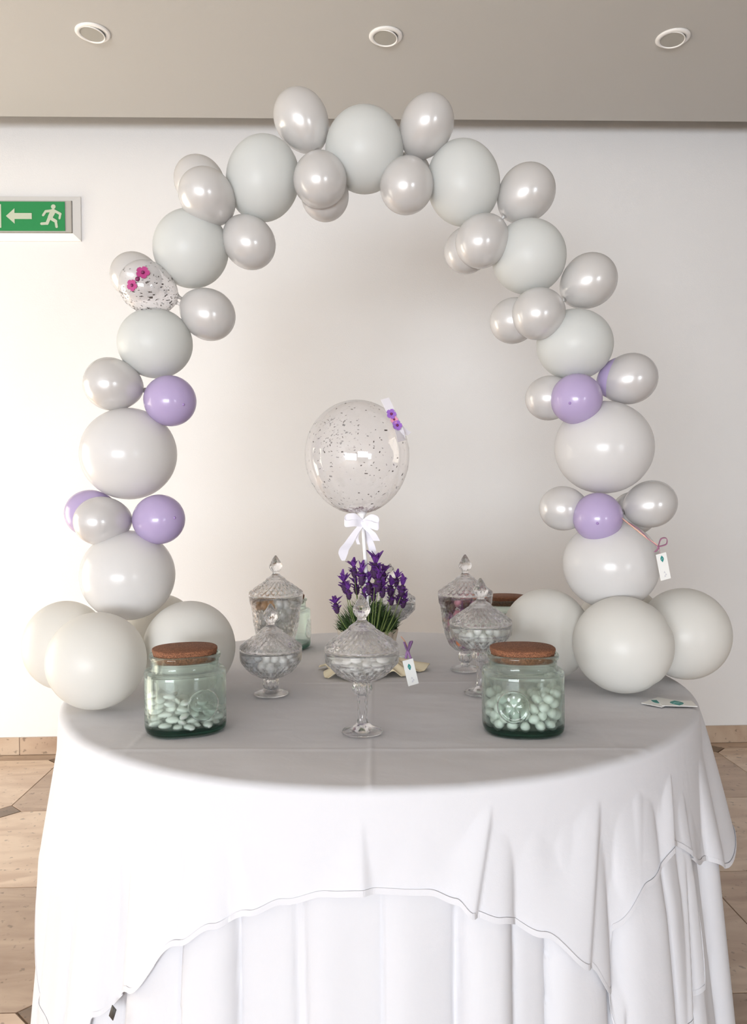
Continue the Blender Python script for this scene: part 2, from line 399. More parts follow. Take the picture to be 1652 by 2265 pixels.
# local x to the left is negative; the plate's right edge is x = 0
def sp(n, b, m, par=sign, sm=False): return obj(n, mesh(n, *b, smooth=sm), m, par)
fr_o = [(-0.46, -0.105), (0, -0.105), (0, 0.105), (-0.46, 0.105)]; fr_i = [(-0.43, -0.076), (-0.03, -0.076), (-0.03, 0.076), (-0.43, 0.076)]
V = [(x, -0.001, z) for x, z in fr_o] + [(x, -0.012, z) for x, z in fr_o] + [(x, -0.035, z) for x, z in fr_i] + [(x, -0.001, z) for x, z in fr_i]
Fc = []
for r in range(4):
    for i in range(4): Fc.append((r * 4 + i, r * 4 + (i + 1) % 4, ((r + 1) % 4) * 4 + (i + 1) % 4, ((r + 1) % 4) * 4 + i))
sp('frame', (V, Fc), M_white)
hous = sp('housing', box(-0.428, -0.032, -0.042, -0.001, -0.074, 0.074, 0.002), M_signd)
gp = sp('green_panel', box(-0.425, -0.062, -0.046, -0.041, -0.068, 0.068), M_signg)
def sprt(n, poly): 
    v, f = prism(poly, 0.0015); v = [(a, b - 0.046, c) for a, b, c in v]
    return obj(n, mesh(n, v, f, False), M_signw, gp)
sprt('door_symbol', [(-0.415, -0.055), (-0.357, -0.055), (-0.357, 0.055), (-0.415, 0.055)])
sprt('arrow', [(-0.335, 0.0), (-0.295, -0.036), (-0.295, -0.014), (-0.215, -0.014), (-0.215, 0.014), (-0.295, 0.014), (-0.295, 0.036)])
def cap(p, q, r0, r1=None):
    r1 = r1 or r0; p, q = Vector(p), Vector(q); d = (q - p).normalized(); n = Vector((-d.y, d.x)); a = math.atan2(n.y, n.x)
    out = [tuple(p + Vector((math.cos(a + PI * i / 6), math.sin(a + PI * i / 6))) * r0) for i in range(7)]
    out += [tuple(q + Vector((math.cos(a + PI + PI * i / 6), math.sin(a + PI + PI * i / 6))) * r1) for i in range(7)]
    return out
figp = [cap((-0.127, 0.044), (-0.126, 0.0445), 0.0105), cap((-0.128, 0.022), (-0.142, -0.006), 0.0125, 0.011), cap((-0.128, 0.026), (-0.162, 0.022), 0.006), cap((-0.162, 0.022), (-0.174, 0.004), 0.0055),
        cap((-0.12, 0.024), (-0.094, 0.010), 0.006), cap((-0.094, 0.010), (-0.098, -0.010), 0.005), cap((-0.143, -0.008), (-0.116, -0.024), 0.0075), cap((-0.116, -0.024), (-0.112, -0.05), 0.006),
        cap((-0.146, -0.010), (-0.156, -0.034), 0.0075), cap((-0.156, -0.034), (-0.182, -0.036), 0.006)]
fv, ff = merge(*[prism(p, 0.0015 + 0.0001 * i) for i, p in enumerate(figp)])
obj('running_figure', mesh('running_figure', [(a + 0.012, b - 0.046, c) for a, b, c in fv], ff, False), M_signw, gp)

# ---------------------------------------------------------------- table and its two cloths
RT = 0.742
tb = empty('banquet_table', (0, 0, 0)); tag(tb, 'round banquet table hidden under the white cloths', 'table')
M_wood = plain('plywood', (0.35, 0.22, 0.12), 0.6, 0.1, 60, 0.2, 10); M_steel = plain('steel', (0.35, 0.35, 0.36), 0.35, metal=0.9)
obj('tabletop', mesh('tabletop', *lathe([(0, 0.707), (RT - 0.01, 0.707), (RT, 0.713), (RT, 0.731), (RT - 0.004, 0.735), (0, 0.735)], 96)), M_wood, tb)
for sx, sy in ((-1, -1), (1, -1), (1, 1), (-1, 1)):
    obj('leg', mesh('leg', *tube([(sx * .4, sy * .4, 0.001), (sx * .4, sy * .4, 0.707)], 0.014, 12)), M_steel, tb)

def theta_px(px, py, r=0.79):
    """where the ray through a pixel meets the skirt: (angle from the front, height)"""
    d = ray(px, py); a = d.x ** 2 + d.y ** 2; b = 2 * (CAM.x * d.x + CAM.y * d.y); c = CAM.x ** 2 + CAM.y ** 2 - r * r
    q = b * b - 4 * a * c
    t = (-b - math.sqrt(max(q, 0))) / (2 * a); p = CAM + d * t
    return math.atan2(p.x, -p.y), p.z
def sm(x): x = max(0.0, min(1.0, x)); return x * x * (3 - 2 * x)
def interp(pts, x):
    if x <= pts[0][0]: return pts[0][1]
    for (a, b), (c, d) in zip(pts, pts[1:]):
        if x <= c: return b + (d - b) * sm((x - a) / (c - a)) if c > a else d
    return pts[-1][1]
rp = random.Random(3)
PL = []                                        # pleats of the long cloth: (angle, width, sharpness sign)
a_ = -PI
while a_ < PI:
    wv = rp.uniform(0.075, 0.19); PL.append((a_ + wv * rp.uniform(.4, .6), wv, rp.uniform(0.35, 1.0))); a_ += wv
def rB(th, z):
    t = max(0.0, (0.75 - z) / 0.75)
    base = 0.742 + 0.072 * t
    thw = th + 0.02 * math.sin(3 * z + 5 * th)
    s = 0.0
    for c, wv, am in PL:
        u = abs(thw - c) / (wv * 0.5)
        if u < 1.0: s = am * (1 - u ** 3) ** 0.6; break
    g = min(1, max(0, t - 0.03) * 2.8)
    return base + 0.038 * g * (s - 0.3) + 0.004 * g * math.sin(23 * th + 2 * math.sin(7 * th))
def fold(px0, py0, px1, py1, wid, amp, skew=0.0):
    a, za = theta_px(px0, py0, 0.76); b, zb = theta_px(px1, py1, 0.80); return (a, za, b, zb, wid, amp, skew)
FOLDS = [fold(1092, 1745, 1050, 2030, 0.055, 0.024, 1), fold(798, 1745, 798, 1995, 0.05, 0.013, 1), fold(1322, 1740, 1290, 2130, 0.10, 0.034, 1),
         fold(1410, 1720, 1430, 1950, 0.06, 0.020), fold(1480, 1690, 1500, 1900, 0.05, 0.026, 1), fold(515, 1780, 535, 2020, 0.05, 0.012),
         fold(300, 1700, 345, 2080, 0.08, 0.024), fold(215, 1680, 190, 2150, 0.09, 0.030), fold(640, 1745, 640, 2010, 0.10, 0.006), fold(380, 1740, 400, 2080, 0.05, 0.012),
         fold(940, 1745, 930, 1990, 0.09, 0.008), fold(1180, 1745, 1200, 2060, 0.07, 0.010), fold(145, 1640, 100, 1850, 0.16, 0.030)]
FOLDS += [(1.30, 0.75, 1.28, 0.47, 0.17, 0.060, 0), (1.75, .75, 1.8, .4, .1, .03, 0), (2.3, .75, 2.35, .3, .2, .06, 0), (2.9, .75, 2.9, .5, .1, .02, 0),
          (-1.9, .75, -1.9, .4, .1, .03, 0), (-2.4, .75, -2.4, .3, .2, .06, 0), (-2.9, .75, -2.9, .5, .1, .02, 0)]
MF = [fold(1440, 1900, 1430, 2200, 0.07, 0.018), fold(1500, 1800, 1515, 2250, 0.045, 0.034, 1), fold(1385, 1950, 1380, 2250, 0.04, 0.014, 1)]
def rM(th, z):
    t = max(0.0, 0.75 - z); own = 0.757 + 0.05 * t
    for a, za, b, zb, wid, amp, sk in MF:
        u = max(0.0, (za - z) / max(0.05, za - zb)); d = th - (a + (b - a) * min(u, 1.4)); wd = wid * (0.5 + 0.5 * min(u, 1.3))
        if sk: wd *= (0.35 if d > 0 else 1.25)
        own += amp * min(1.25, u ** 0.8) * math.exp(-(d / wd) ** 2)
    return max(own, rB(th, z) + 0.006)
def rA(th, z):
    t = max(0.0, 0.752 - z)
    own = 0.757 + 0.06 * t
    for a, za, b, zb, wid, amp, sk in FOLDS:
        u = max(0.0, (za - z) / max(0.05, za - zb)); c = a + (b - a) * min(u, 1.4)
        d = th - c
        wd = wid * (0.45 + 0.55 * min(u, 1.3))
        if sk: wd *= (0.35 if d > 0 else 1.25)
        own += amp * min(1.25, u ** 0.8) * math.exp(-(d / wd) ** 2)
    return max(own, rM(th, z) + 0.005)
hem_px = [(229, 2235), (300, 2185), (400, 2086), (470, 2055), (545, 2030), (620, 2012), (720, 1995), (800, 1990), (950, 1990), (1010, 2003), (1045, 2030), (1110, 2042), (1200, 2072), (1290, 2130), (1345, 2192), (1362, 2060), (1430, 1960), (1495, 1880)]
HEM = sorted(theta_px(x, y) for x, y in hem_px)
HEM = [(-PI, 0.56), (-2.4, 0.20), (-1.9, 0.45), (-1.35, 0.44), (-1.15, 0.43), (-0.95, 0.22), (-0.78, 0.20), (-0.70, 0.26)] + [h_ for h_ in HEM] + [(1.0, 0.47), (1.15, 0.42), (1.3, 0.455), (1.45, 0.47), (1.9, 0.50), (2.35, 0.20), (2.8, 0.5), (PI, 0.56)]
def hemA(t): return interp(HEM, t)
def topz(x, y, zt):
    """cloth lying on the tabletop with its ironed fold lines and wrinkles"""
    z = zt
    z += 0.0012 * math.exp(-((y + 0.557 + 0.01 * math.sin(2 * x)) / 0.006) ** 2)
    z += 0.0013 * math.exp(-((x + 0.017) / 0.005) ** 2)
    z += 0.0010 * math.exp(-((y + 0.02) / 0.008) ** 2) * (1 if abs(x) < .6 else 0)
    z += 0.0007 * math.exp(-((x - 0.44) / 0.007) ** 2) + 0.0007 * math.exp(-((x + 0.47) / 0.007) ** 2)
    z += 0.0016 * noise.noise(Vector((x * 5, y * 9, 0.3))) + 0.0008 * noise.noise(Vector((x * 14, y * 26, 2.3)))
    return z
def cloth(name, rfun, hemfun, ztop, nth, nrow, label, top_fn, top_rows=70):
    V, Fc = [], []; Rt = 0.744; rc = 0.012
    V.append((0, 0, top_fn(0, 0, ztop))); rows = []
    ths = [-PI + 2 * PI * k / nth for k in range(nth)]
    for i in range(1, top_rows + 1):
        r = Rt * i / top_rows; row = []
        for th in ths:
            x, y = r * math.sin(th), -r * math.cos(th); row.append(len(V)); V.append((x, y, top_fn(x, y, ztop)))
        rows.append(row)
    hz = [hemfun(t) for t in ths]
    r0 = [rfun(t, ztop - rc) for t in ths]
    for q in (0.3, 0.6, 0.85):
        a = q * PI / 2; row = []
        for k, th in enumerate(ths):
            zt = top_fn(Rt * math.sin(th), -Rt * math.cos(th), ztop)
            r = Rt + (r0[k] - Rt) * math.sin(a); z = zt + (ztop - rc - zt) * (1 - math.cos(a))
            row.append(len(V)); V.append((r * math.sin(th), -r * math.cos(th), z))
        rows.append(row)
    for i in range(nrow + 1):
        u = (i / nrow); row = []
        for k, th in enumerate(ths):
            z = ztop - rc + (hz[k] - (ztop - rc)) * u; r = rfun(th, z)
            row.append(len(V)); V.append((r * math.sin(th), -r * math.cos(th), z))
        rows.append(row)
    for k in range(nth): Fc.append((0, rows[0][k], rows[0][(k + 1) % nth]))
    for a, b in zip(rows, rows[1:]):
        for k in range(nth): j = (k + 1) % nth; Fc.append((a[k], b[k], b[j], a[j]))
    o = obj(name, mesh(name, V, Fc), M_cloth); tag(o, label, 'tablecloth')
    # rolled hem along the lower edge
    e = [Vector(V[i]) for i in rows[-1]]; HV, HF = [], []; m = len(e)
    for p in e:
        out = Vector((p.x, p.y, 0)).normalized()
        HV += [p + out * 0.0010, p + Vector((0, 0, 0.010)) + out * 0.0002, p + Vector((0, 0, 0.009)) - out * 0.0006, p - out * 0.0010]
    for k in range(m):
        j = (k + 1) % m
        for q in range(4): HF.append((k * 4 + q, k * 4 + (q + 1) % 4, j * 4 + (q + 1) % 4, j * 4 + q))
    obj('hem', mesh('hem', HV, HF, False), M_cloth, o)
    return o
clothB = cloth('tablecloth', rB, lambda t: 0.004 + 0.004 * math.sin(9 * t), 0.7380, 1300, 130, 'long white pleated cloth reaching the floor beneath the shorter cloth', lambda x, y, z: z, 12)
HM = sorted(theta_px(x, y) for x, y in [(1335, 2110), (1360, 2330), (1430, 2320), (1490, 2268), (1537, 2180)])
HM = [(-9, 0.7), (HM[0][0] - 0.02, 0.7)] + HM + [(HM[-1][0] + 0.05, 0.7), (9, 0.7)]
def hemM(t): return max(0.05, min(interp(HM, t), hemA(t) + 0.05))
clothM = cloth('tablecloth', rM, hemM, 0.7432, 1300, 60, 'white cloth layer showing below the short cloth at the right front of the table', lambda x, y, z: z, 12)
clothA = cloth('tablecloth', rA, hemA, 0.750, 1300, 60, 'short white square cloth laid over the long one, its corners hanging down', topz, 150)
th_, z_ = theta_px(262, 2232, 0.80)
ctag = obj('care_label', mesh('care_label', *box(-0.006, 0.006, -0.0006, 0.0006, -0.012, 0.012)), M_dark, clothA, (0.812 * math.sin(th_), -0.812 * math.cos(th_), z_), (0, 0.4, th_))

def top_at(x, y): return topz(x, y, 0.750) + 0.0014

# ---------------------------------------------------------------- balloon arch
arch = empty('balloon_arch', (0, 0, 0.75)); AO = Vector((0, 0, 0.75))
tag(arch, 'arch of white, pearl and lavender balloons standing on the round table', 'balloon arch')
def balloon_profile(w, l, taper=0.16, n=28):
    pr = []
    for i in range(n + 1):
        t = PI * i / n; z = l * math.cos(t)
        q = (1 - math.cos(t)) / 2
        pr.append((max(w * math.sin(t) * (1 - taper * q * q), 0.0 if i in (0,) else 0.002), z))
    pr[-1] = (0.006, -l * 0.985); pr += [(0.004, -l - 0.004), (0.0045, -l - 0.010), (0.0075, -l - 0.016), (0.007, -l - 0.017), (0.0, -l - 0.012)]
    return pr
_bm = {}
def unit_balloon(mat):
    if mat.name not in _bm:
        me = mesh('balloon', *lathe(balloon_profile(1, 1, 0.16), 56)); me.materials.append(mat); _bm[mat.name] = me
    return _bm[mat.name]
def unit_mesh(w, l, mat, taper=0.16, creases=False):
    fn = None
    if creases:
        def fn(t, i, r, z):
            q = max(0.0, 1 - abs(z - 0.35 * l) / (0.75 * l)); am = 0
            for c, s in ((0.5, 1.0), (1.1, 0.7), (3.4, 1.0), (4.1, 0.6), (5.3, .8)): am += s * math.exp(-(((t - c + PI) % (2 * PI) - PI) / 0.10) ** 2)
            r2 = r * (1 - 0.030 * am * q); return (r2 * math.cos(t), r2 * math.sin(t), z)
    me = mesh('balloon', *lathe(balloon_profile(w, l, taper), 96 if creases else 56, fn)); me.materials.append(mat); return me
def orient(zdir, ref=Vector((0, 0, 1))):
    z = Vector(zdir).normalized(); x = ref.cross(z)
    if x.length < 1e-3: x = Vector((1, 0, 0))
    x.normalize(); y = z.cross(x)
    return Matrix((x, y, z)).transposed().to_4x4()
def put_balloon(px, py, wpx, lpx, ang, d, mat, lab=None, depthr=None, parent=arch, toward=0.0, creases=False):
    """big balloon: half width wpx across, half length lpx along the image angle ang (degrees from up, clockwise)"""
    c = P(px, py, d); s = d / FPX; a = math.radians(ang)
    ax = (U_ * math.cos(a) + R_ * math.sin(a)); side = (R_ * math.cos(a) - U_ * math.sin(a))
    w_, l_ = wpx * s, lpx * s; dr = (depthr or wpx) * s
    # the knot sits toward the back of the arch, so the tip faces forward
    zd = (-F_ * 0.96 + U_ * -0.12).normalized()
    me = unit_mesh(1, 1, mat, 0.08, creases)
    o = obj('balloon', me, None, parent)
    Mx = Matrix((side * w_, ax * l_, -F_ * dr)).transposed().to_4x4()
    low = c.z - math.sqrt((ax.z * l_) ** 2 + (side.z * w_) ** 2 + (F_.z * dr) ** 2)
    if c.z < 1.0 and low < 0.7545: c = c + Vector((0, 0, 0.7545 - low))
    Mx.translation = c - AO
    # knot behind: local -z is away from the camera
    o.matrix_local = Mx
    if lab: o['label'] = lab
    return o
def put_small(px, py, wpx, K, sgn, d0, mat, ratio=1.14, lab=None, tip=None, parent=arch):
    """small balloon tied at pixel K on the arch's line, body centred on px, py; sgn: toward (-1) / away from (+1) the camera"""
    kn = P(K[0], K[1], d0); s = d0 / FPX; w_ = wpx * s; l_ = w_ * ratio
    off = P(px, py, d0) - kn; q = off.length; want = l_ * 1.05
    dz = math.sqrt(max(0.0, want * want - q * q)) * sgn
    d = d0 + dz; c = P(px, py, d); w_ = wpx * d / FPX; l_ = w_ * ratio
    o = obj('balloon', unit_mesh(w_, l_, mat), None, parent)
    zd = (c - kn) if tip is None else None
    if tip is not None:
        tp = P(tip[0], tip[1], d); lat = tp - c; lat = lat - F_ * lat.dot(F_)
        f = math.sqrt(max(0.0, 1 - (lat.length / l_) ** 2)); zd = lat / l_ - F_ * f
    Mx = orient(zd); Mx.translation = c - AO; o.matrix_local = Mx
    if lab: o['label'] = lab
    if tip is not None:
        t = obj('balloon_tip', mesh('balloon_tip', *lathe([(0.0, l_ + 0.003), (0.0016, l_ + 0.0022), (0.0032, l_ + 0.0004), (0.004, l_ - 0.001)], 12)), M_lavdark, o)
    return o
BIG = [(806, 333, 88, 94, 0, 1.96), (582, 396, 82, 95, 10, 1.96), (423, 551, 84, 87, 0, 1.96), (344, 760, 83, 78, 0, 1.96),
       (1024, 406, 82, 95, -8, 1.97), (1169, 569, 83, 83, 0, 1.97), (1270, 763, 85, 79, 0, 1.97)]
for b in BIG: put_balloon(*b, M_matte)
for b in [(286, 1004, 106, 103, 0, 1.95), (284, 1272, 104, 101, 0, 1.93), (1334, 990, 109, 104, 0, 1.975), (1350, 1248, 106, 101, 0, 1.97)]: put_balloon(*b, M_satin, 'glossy white balloon')
for b, cr in [((215, 1461, 109, 108, 0, 1.754), 0), ((146, 1426, 92, 99, 0, 1.93), 0), ((420, 1431, 102, 104, 0, 1.875), 0), ((352, 1402, 88, 88, 0, 2.12), 0),
          ((1376, 1431, 110, 108, 0, 1.862), 1), ((1512, 1411, 100, 102, 0, 1.995), 0), ((1207, 1405, 98, 102, 0, 2.0), 0), ((1370, 1398, 92, 92, 0, 2.16), 0)]:
    put_balloon(*b, M_base, 'large white balloon resting on the table', creases=bool(cr))
K1, K2, K3, K4, K5, K6 = (706, 350), (502, 478), (392, 655), (312, 850), (285, 1105), (285, 1105)
put_small(668, 268, 61, (703, 338), -1, 1.96, M_pearl, 1.2)
put_small(708, 395, 61, (712, 345), -1, 1.96, M_pearl, 1.12)
put_small(718, 427, 55, (712, 360), 1, 1.96, M_pearl, 1.12)
put_small(460, 437, 61, (498, 478), -1, 1.96, M_pearl, 1.14)
put_small(444, 406, 56, (498, 478), 1, 1.96, M_pearl, 1.14)
put_small(549, 534, 58, (505, 484), -1, 1.96, M_pearl, 1.12)
put_small(458, 694, 58, (392, 655), -1, 1.96, M_pearl, 1.10)
put_small(302, 612, 53, (385, 655), 1, 1.96, M_pearl, 1.10)
put_small(251, 851, 60, (314, 862), -1, 1.95, M_pearl, 1.08)
put_small(248, 846, 56, (314, 862), 1, 1.98, M_pearl, 1.08)
put_small(374, 886, 58, (316, 862), -1, 1.95, M_lav, 1.10, 'lavender balloon', (417, 901))
put_small(205, 1136, 54, (285, 1145), 1, 1.94, M_lav, 1.12, 'lavender balloon')
put_small(228, 1152, 56, (285, 1148), -1, 1.94, M_pearl, 1.14)
put_small(349, 1149, 57, (288, 1148), -1, 1.94, M_lav, 1.12, 'lavender balloon', (397, 1145))
put_small(942, 281, 60, (914, 342), -1, 1.97, M_pearl, 1.18)
put_small(900, 408, 61, (915, 350), -1, 1.97, M_pearl, 1.12)
put_small(905, 392, 52, (915, 350), 1, 1.97, M_pearl, 1.12)
put_small(1162, 429, 63, (1106, 488), -1, 1.97, M_pearl, 1.10)
put_small(1068, 531, 59, (1110, 488), -1, 1.97, M_pearl, 1.14)
put_small(1038, 550, 52, (1110, 488), 1, 1.97, M_pearl, 1.12)
put_small(1300, 623, 61, (1236, 672), -1, 1.97, M_pearl, 1.08)
put_small(1193, 693, 59, (1240, 676), -1, 1.97, M_pearl, 1.08)
put_small(1139, 708, 52, (1230, 676), 1, 1.97, M_pearl, 1.08)
put_small(1390, 839, 58, (1322, 862), -1, 1.97, M_pearl, 1.10)
put_small(1276, 882, 58, (1322, 866), -1, 1.97, M_lav, 1.08, 'lavender balloon', (1247, 899))
put_small(1218, 880, 51, (1318, 866), 1, 1.97, M_pearl, 1.10)
put_small(1368, 838, 47, (1322, 866), 1, 1.97, M_lav, 1.10, 'lavender balloon')
put_small(1436, 1116, 54, (1372, 1135), -1, 1.97, M_pearl, 1.12)
put_small(1322, 1143, 56, (1372, 1135), -1, 1.97, M_lav, 1.10, 'lavender balloon', (1305, 1157))
put_small(1248, 1125, 51, (1318, 1135), 1, 1.97, M_pearl, 1.08)
put_small(1400, 1135, 50, (1360, 1135), 1, 1.97, M_pearl, 1.08)
# the clear confetti balloon of the arch
M_conf = plain('dark_confetti', (0.10, 0.085, 0.08), 0.3, metal=0.3); M_confp = plain('plum_confetti', (0.16, 0.05, 0.085), 0.5)
M_magenta = plain('magenta_petal', (0.42, 0.045, 0.20), 0.5); M_magd = plain('magenta_heart', (0.18, 0.015, 0.09), 0.5)
def flakes(w_, l_, n, rnd, zlo, zhi, size, bottom=Vector((0, 0, -1)), bias=0.0, arc_=None, taper=0.06, out=0.9995):
    V, Fc = [], []
    k = 0
    while k < n:
        t = rnd.uniform(0, 2 * PI); z = rnd.uniform(zlo, zhi)
        if arc_ and rnd.random() < 0.35: t = rnd.gauss(*arc_[0]); z = rnd.gauss(*arc_[1])
        if abs(z) > 0.985: continue
        nrm = Vector((math.sqrt(1 - z * z) * math.cos(t), math.sqrt(1 - z * z) * math.sin(t), z))
        if rnd.random() > 1 - bias * (1 - nrm.dot(bottom)) / 2: continue
        tq = (1 - taper * ((1 - z) / 2) ** 2) * out; p = Vector((nrm.x * w_ * tq, nrm.y * w_ * tq, nrm.z * l_ * out))
        a = nrm.cross(Vector((rnd.random(), rnd.random(), rnd.random()))).normalized(); b = nrm.cross(a)
        s = size * rnd.uniform(0.3, 1.2) * (1.8 if rnd.random() < 0.08 else 1); s2 = s * rnd.uniform(0.2, 0.7); i = len(V)
        V += [p - a * s - b * s2 * .6, p + a * s * .8 - b * s2, p + a * s + b * s2 * .7, p - a * s * .7 + b * s2, p + nrm * -0.0006]
        Fc += [(i, i + 1, i + 2, i + 3), (i, i + 4, i + 1), (i + 1, i + 4, i + 2), (i + 2, i + 4, i + 3), (i + 3, i + 4, i)]
        k += 1
    return V, Fc
def flower(name, loc, nrm, size, mat, heart, parent, petals=5, w=0.78):
    V, Fc = [], []
    for k in range(petals):
        a = 2 * PI * k / petals; ca, sa = math.cos(a), math.sin(a); i = len(V)
        pts = [(0, 0, 0.1), (0.45, -w * .55, 0.12), (0.85, -w * .5, 0.18), (1.0, 0, 0.16), (0.85, w * .5, 0.18), (0.45, w * .55, 0.12)]
        for th in (0.0, -0.10):
            for x, y, z in pts: V.append(((x * ca - y * sa) * size, (x * sa + y * ca) * size, (z + th) * size))
        Fc += [tuple(range(i, i + 6)), tuple(range(i + 11, i + 5, -1))] + [(i + q, i + 6 + q, i + 6 + (q + 1) % 6, i + (q + 1) % 6) for q in range(6)]
    M4 = orient(nrm); M4.translation = loc
    o = obj(name, mesh(name, V, Fc, False), mat, parent); o.matrix_local = M4
    obj('flower_heart', mesh('flower_heart', *lathe([(0, size * .38), (size * .2, size * .32), (size * .28, size * .12), (0.0, 0)], 12)), heart, o)
    return o
rnd = random.Random(5)
cb = put_small(329, 637, 59, (388, 668), -1, 1.95, M_film2, 1.12, 'clear balloon with dark confetti')
s = 1.932 / FPX; cw, cl = 59 * s, 59 * 1.12 * s
dn = (cb.matrix_basis.to_3x3().inverted() @ Vector((0, 0, -1))).normalized()
fk = obj('confetti', mesh('confetti', *flakes(cw, cl, 480, rnd, -0.97, 0.97, 0.0024, dn, 1.0, None, 0.16, 1.003), smooth=False), M_conf, cb); fk['kind'] = 'stuff'
def on_balloon(px, py, bal, w_, l_):
    inv = bal.matrix_basis.inverted(); o = inv @ (CAM - AO if bal.parent is arch else CAM - bal.parent.location); d = inv.to_3x3() @ ray(px, py)
    S_ = Vector((1 / w_, 1 / w_, 1 / l_)); o2 = Vector((o.x * S_.x, o.y * S_.y, o.z * S_.z)); d2 = Vector((d.x * S_.x, d.y * S_.y, d.z * S_.z))
    a, b, c = d2.dot(d2), 2 * o2.dot(d2), o2.dot(o2) - 1; q = b * b - 4 * a * c
    t = (-b - math.sqrt(max(q, 0))) / (2 * a); p = o + d * t; n = Vector((p.x * S_.x ** 2, p.y * S_.y ** 2, p.z * S_.z ** 2)).normalized(); return p, n
for px, py, sz in ((316, 603, 0.0165), (292, 631, 0.014)):
    p, n = on_balloon(px, py, cb, cw, cl); f = flower('flower', p - n * .001, n, sz, M_magenta, M_magd, cb); f['label'] = 'magenta flower stuck on the balloon'
p, n = on_balloon(304, 617, cb, cw, cl)
M4 = orient(n); M4.translation = p
bd = obj('bead', mesh('bead', *lathe([(0, .004), (.004, .003), (.0058, 0), (.004, -.003), (0, -.004)], 20)), M_magd, cb); bd.matrix_local = M4

# ribbon and gift tag tied to the arch
M_rib1 = plain('peach_ribbon', (0.80, 0.47, 0.36), 0.4); M_rib2 = plain('plum_ribbon', (0.32, 0.13, 0.22), 0.35); M_card = plain('white_card', (0.84, 0.84, 0.82), 0.6)
M_teal = plain('teal_print', (0.03, 0.26, 0.24), 0.5); M_tealp = plain('pale_print', (0.45, 0.62, 0.60), 0.5); M_greyp = plain('grey_print', (0.62, 0.62, 0.66), 0.6)
def leaf_shape(w_, h_, n=10):
    return [(w_ * math.sin(PI * i / n) * (1 - 0.25 * i / n), h_ * (0.5 - i / n)) for i in range(n + 1)] + [(-w_ * math.sin(PI * i / n) * (1 - 0.25 * i / n), h_ * (0.5 - i / n)) for i in range(n - 1, 0, -1)]
def card(name, w_, h_, lw, lh, lz, parent, loc, rot, string_hole=True):
    """white card standing in x,z facing -y, with the printed teal drop"""
    c = obj(name, mesh(name, *box(-w_ / 2, w_ / 2, -0.0006, 0.0006, -h_ / 2, h_ / 2), smooth=False), M_card, parent, loc, rot)
    v, f = prism(leaf_shape(lw / 2, lh), 0.0004); l = obj('printed_leaf', mesh('printed_leaf', [(a, b - 0.0006, q + lz) for a, b, q in v], f, False), M_teal, c)
    sc_ = tube([(-lw * .25, -0.00115, lz - lh * .1), (-lw * .1, -0.00115, lz + lh * .05), (lw * .05, -0.00115, lz - lh * .02), (lw * .22, -0.00115, lz + lh * .10)], 0.00045, 5)
    obj('printed_script', mesh('printed_script', *sc_), M_tealp, c)
    for k, (dx, dz) in enumerate(((0, -0.22), (0.10, -0.31), (-0.02, -0.36))):
        v, f = prism([(dx * w_ - .0025, dz * h_ - .002), (dx * w_ + .0025, dz * h_ - .002), (dx * w_, dz * h_ + .003)], 0.0003)
        obj('printed_mark', mesh('printed_mark', [(a, b - 0.0006, q) for a, b, q in v], f, False), M_greyp, c)
    return c
g1 = P(1455, 1213, 1.83)
gt = empty('gift_tag', g1); tag(gt, 'small white gift tag hanging on a peach and plum ribbon from the arch', 'gift tag')
loc = lambda px, py, d: P(px, py, d) - g1
obj('ribbon', mesh('ribbon', *ribbon(catmull([loc(1377, 1148, 1.875), loc(1400, 1166, 1.85), (loc(1428, 1188, 1.835)), loc(1455, 1207, 1.83)]), 0.0075, -U_ + R_ * .6)), M_rib1, gt)
obj('ribbon', mesh('ribbon', *ribbon(catmull([loc(1382, 1152, 1.872), loc(1412, 1170, 1.845), loc(1436, 1194, 1.83), loc(1455, 1209, 1.827)]), 0.0026, -U_ + R_ * .3)), M_rib2, gt)
lp = [loc(1456, 1208, 1.828), loc(1462, 1192, 1.82), loc(1474, 1191, 1.818), loc(1474, 1203, 1.82), loc(1462, 1208, 1.826), loc(1456, 1208, 1.829)]
obj('ribbon_bow', mesh('ribbon_bow', *ribbon(catmull(lp), 0.0045, F_ + U_ * .5)), M_rib2, gt)
obj('ribbon_end', mesh('ribbon_end', *ribbon(catmull([loc(1456, 1208, 1.828), loc(1455, 1214, 1.826), loc(1448, 1221, 1.826)]), 0.005, R_ + F_ * .2)), M_rib2, gt)
card('card', 0.027, 0.062, 0.010, 0.016, 0.018, gt, loc(1467, 1253, 1.828), (0, math.radians(-12), math.radians(15)))
obj('string', mesh('string', *tube([loc(1457, 1209, 1.828), loc(1460, 1226, 1.828)], 0.0006, 6)), M_rib2, gt)

# two flat cards on the table
for i, (px, py, rz, w2, lab) in enumerate(((1459, 1557, 0.75, 1, 'white card with teal leaf lying nearer the base balloons'), (1497, 1561, -0.12, 1, 'white card with teal leaf lying at the edge of the table'))):
    p = T(px, py); zz = top_at(p.x, p.y) + 0.0028 + 0.0018 * i
    c = card('place_card', 0.075, 0.048, 0.033, 0.042, 0.0, None, (p.x, p.y, zz), (-PI / 2 + 0.0, 0, rz)); tag(c, lab, 'card', 'cards lying on the cloth')

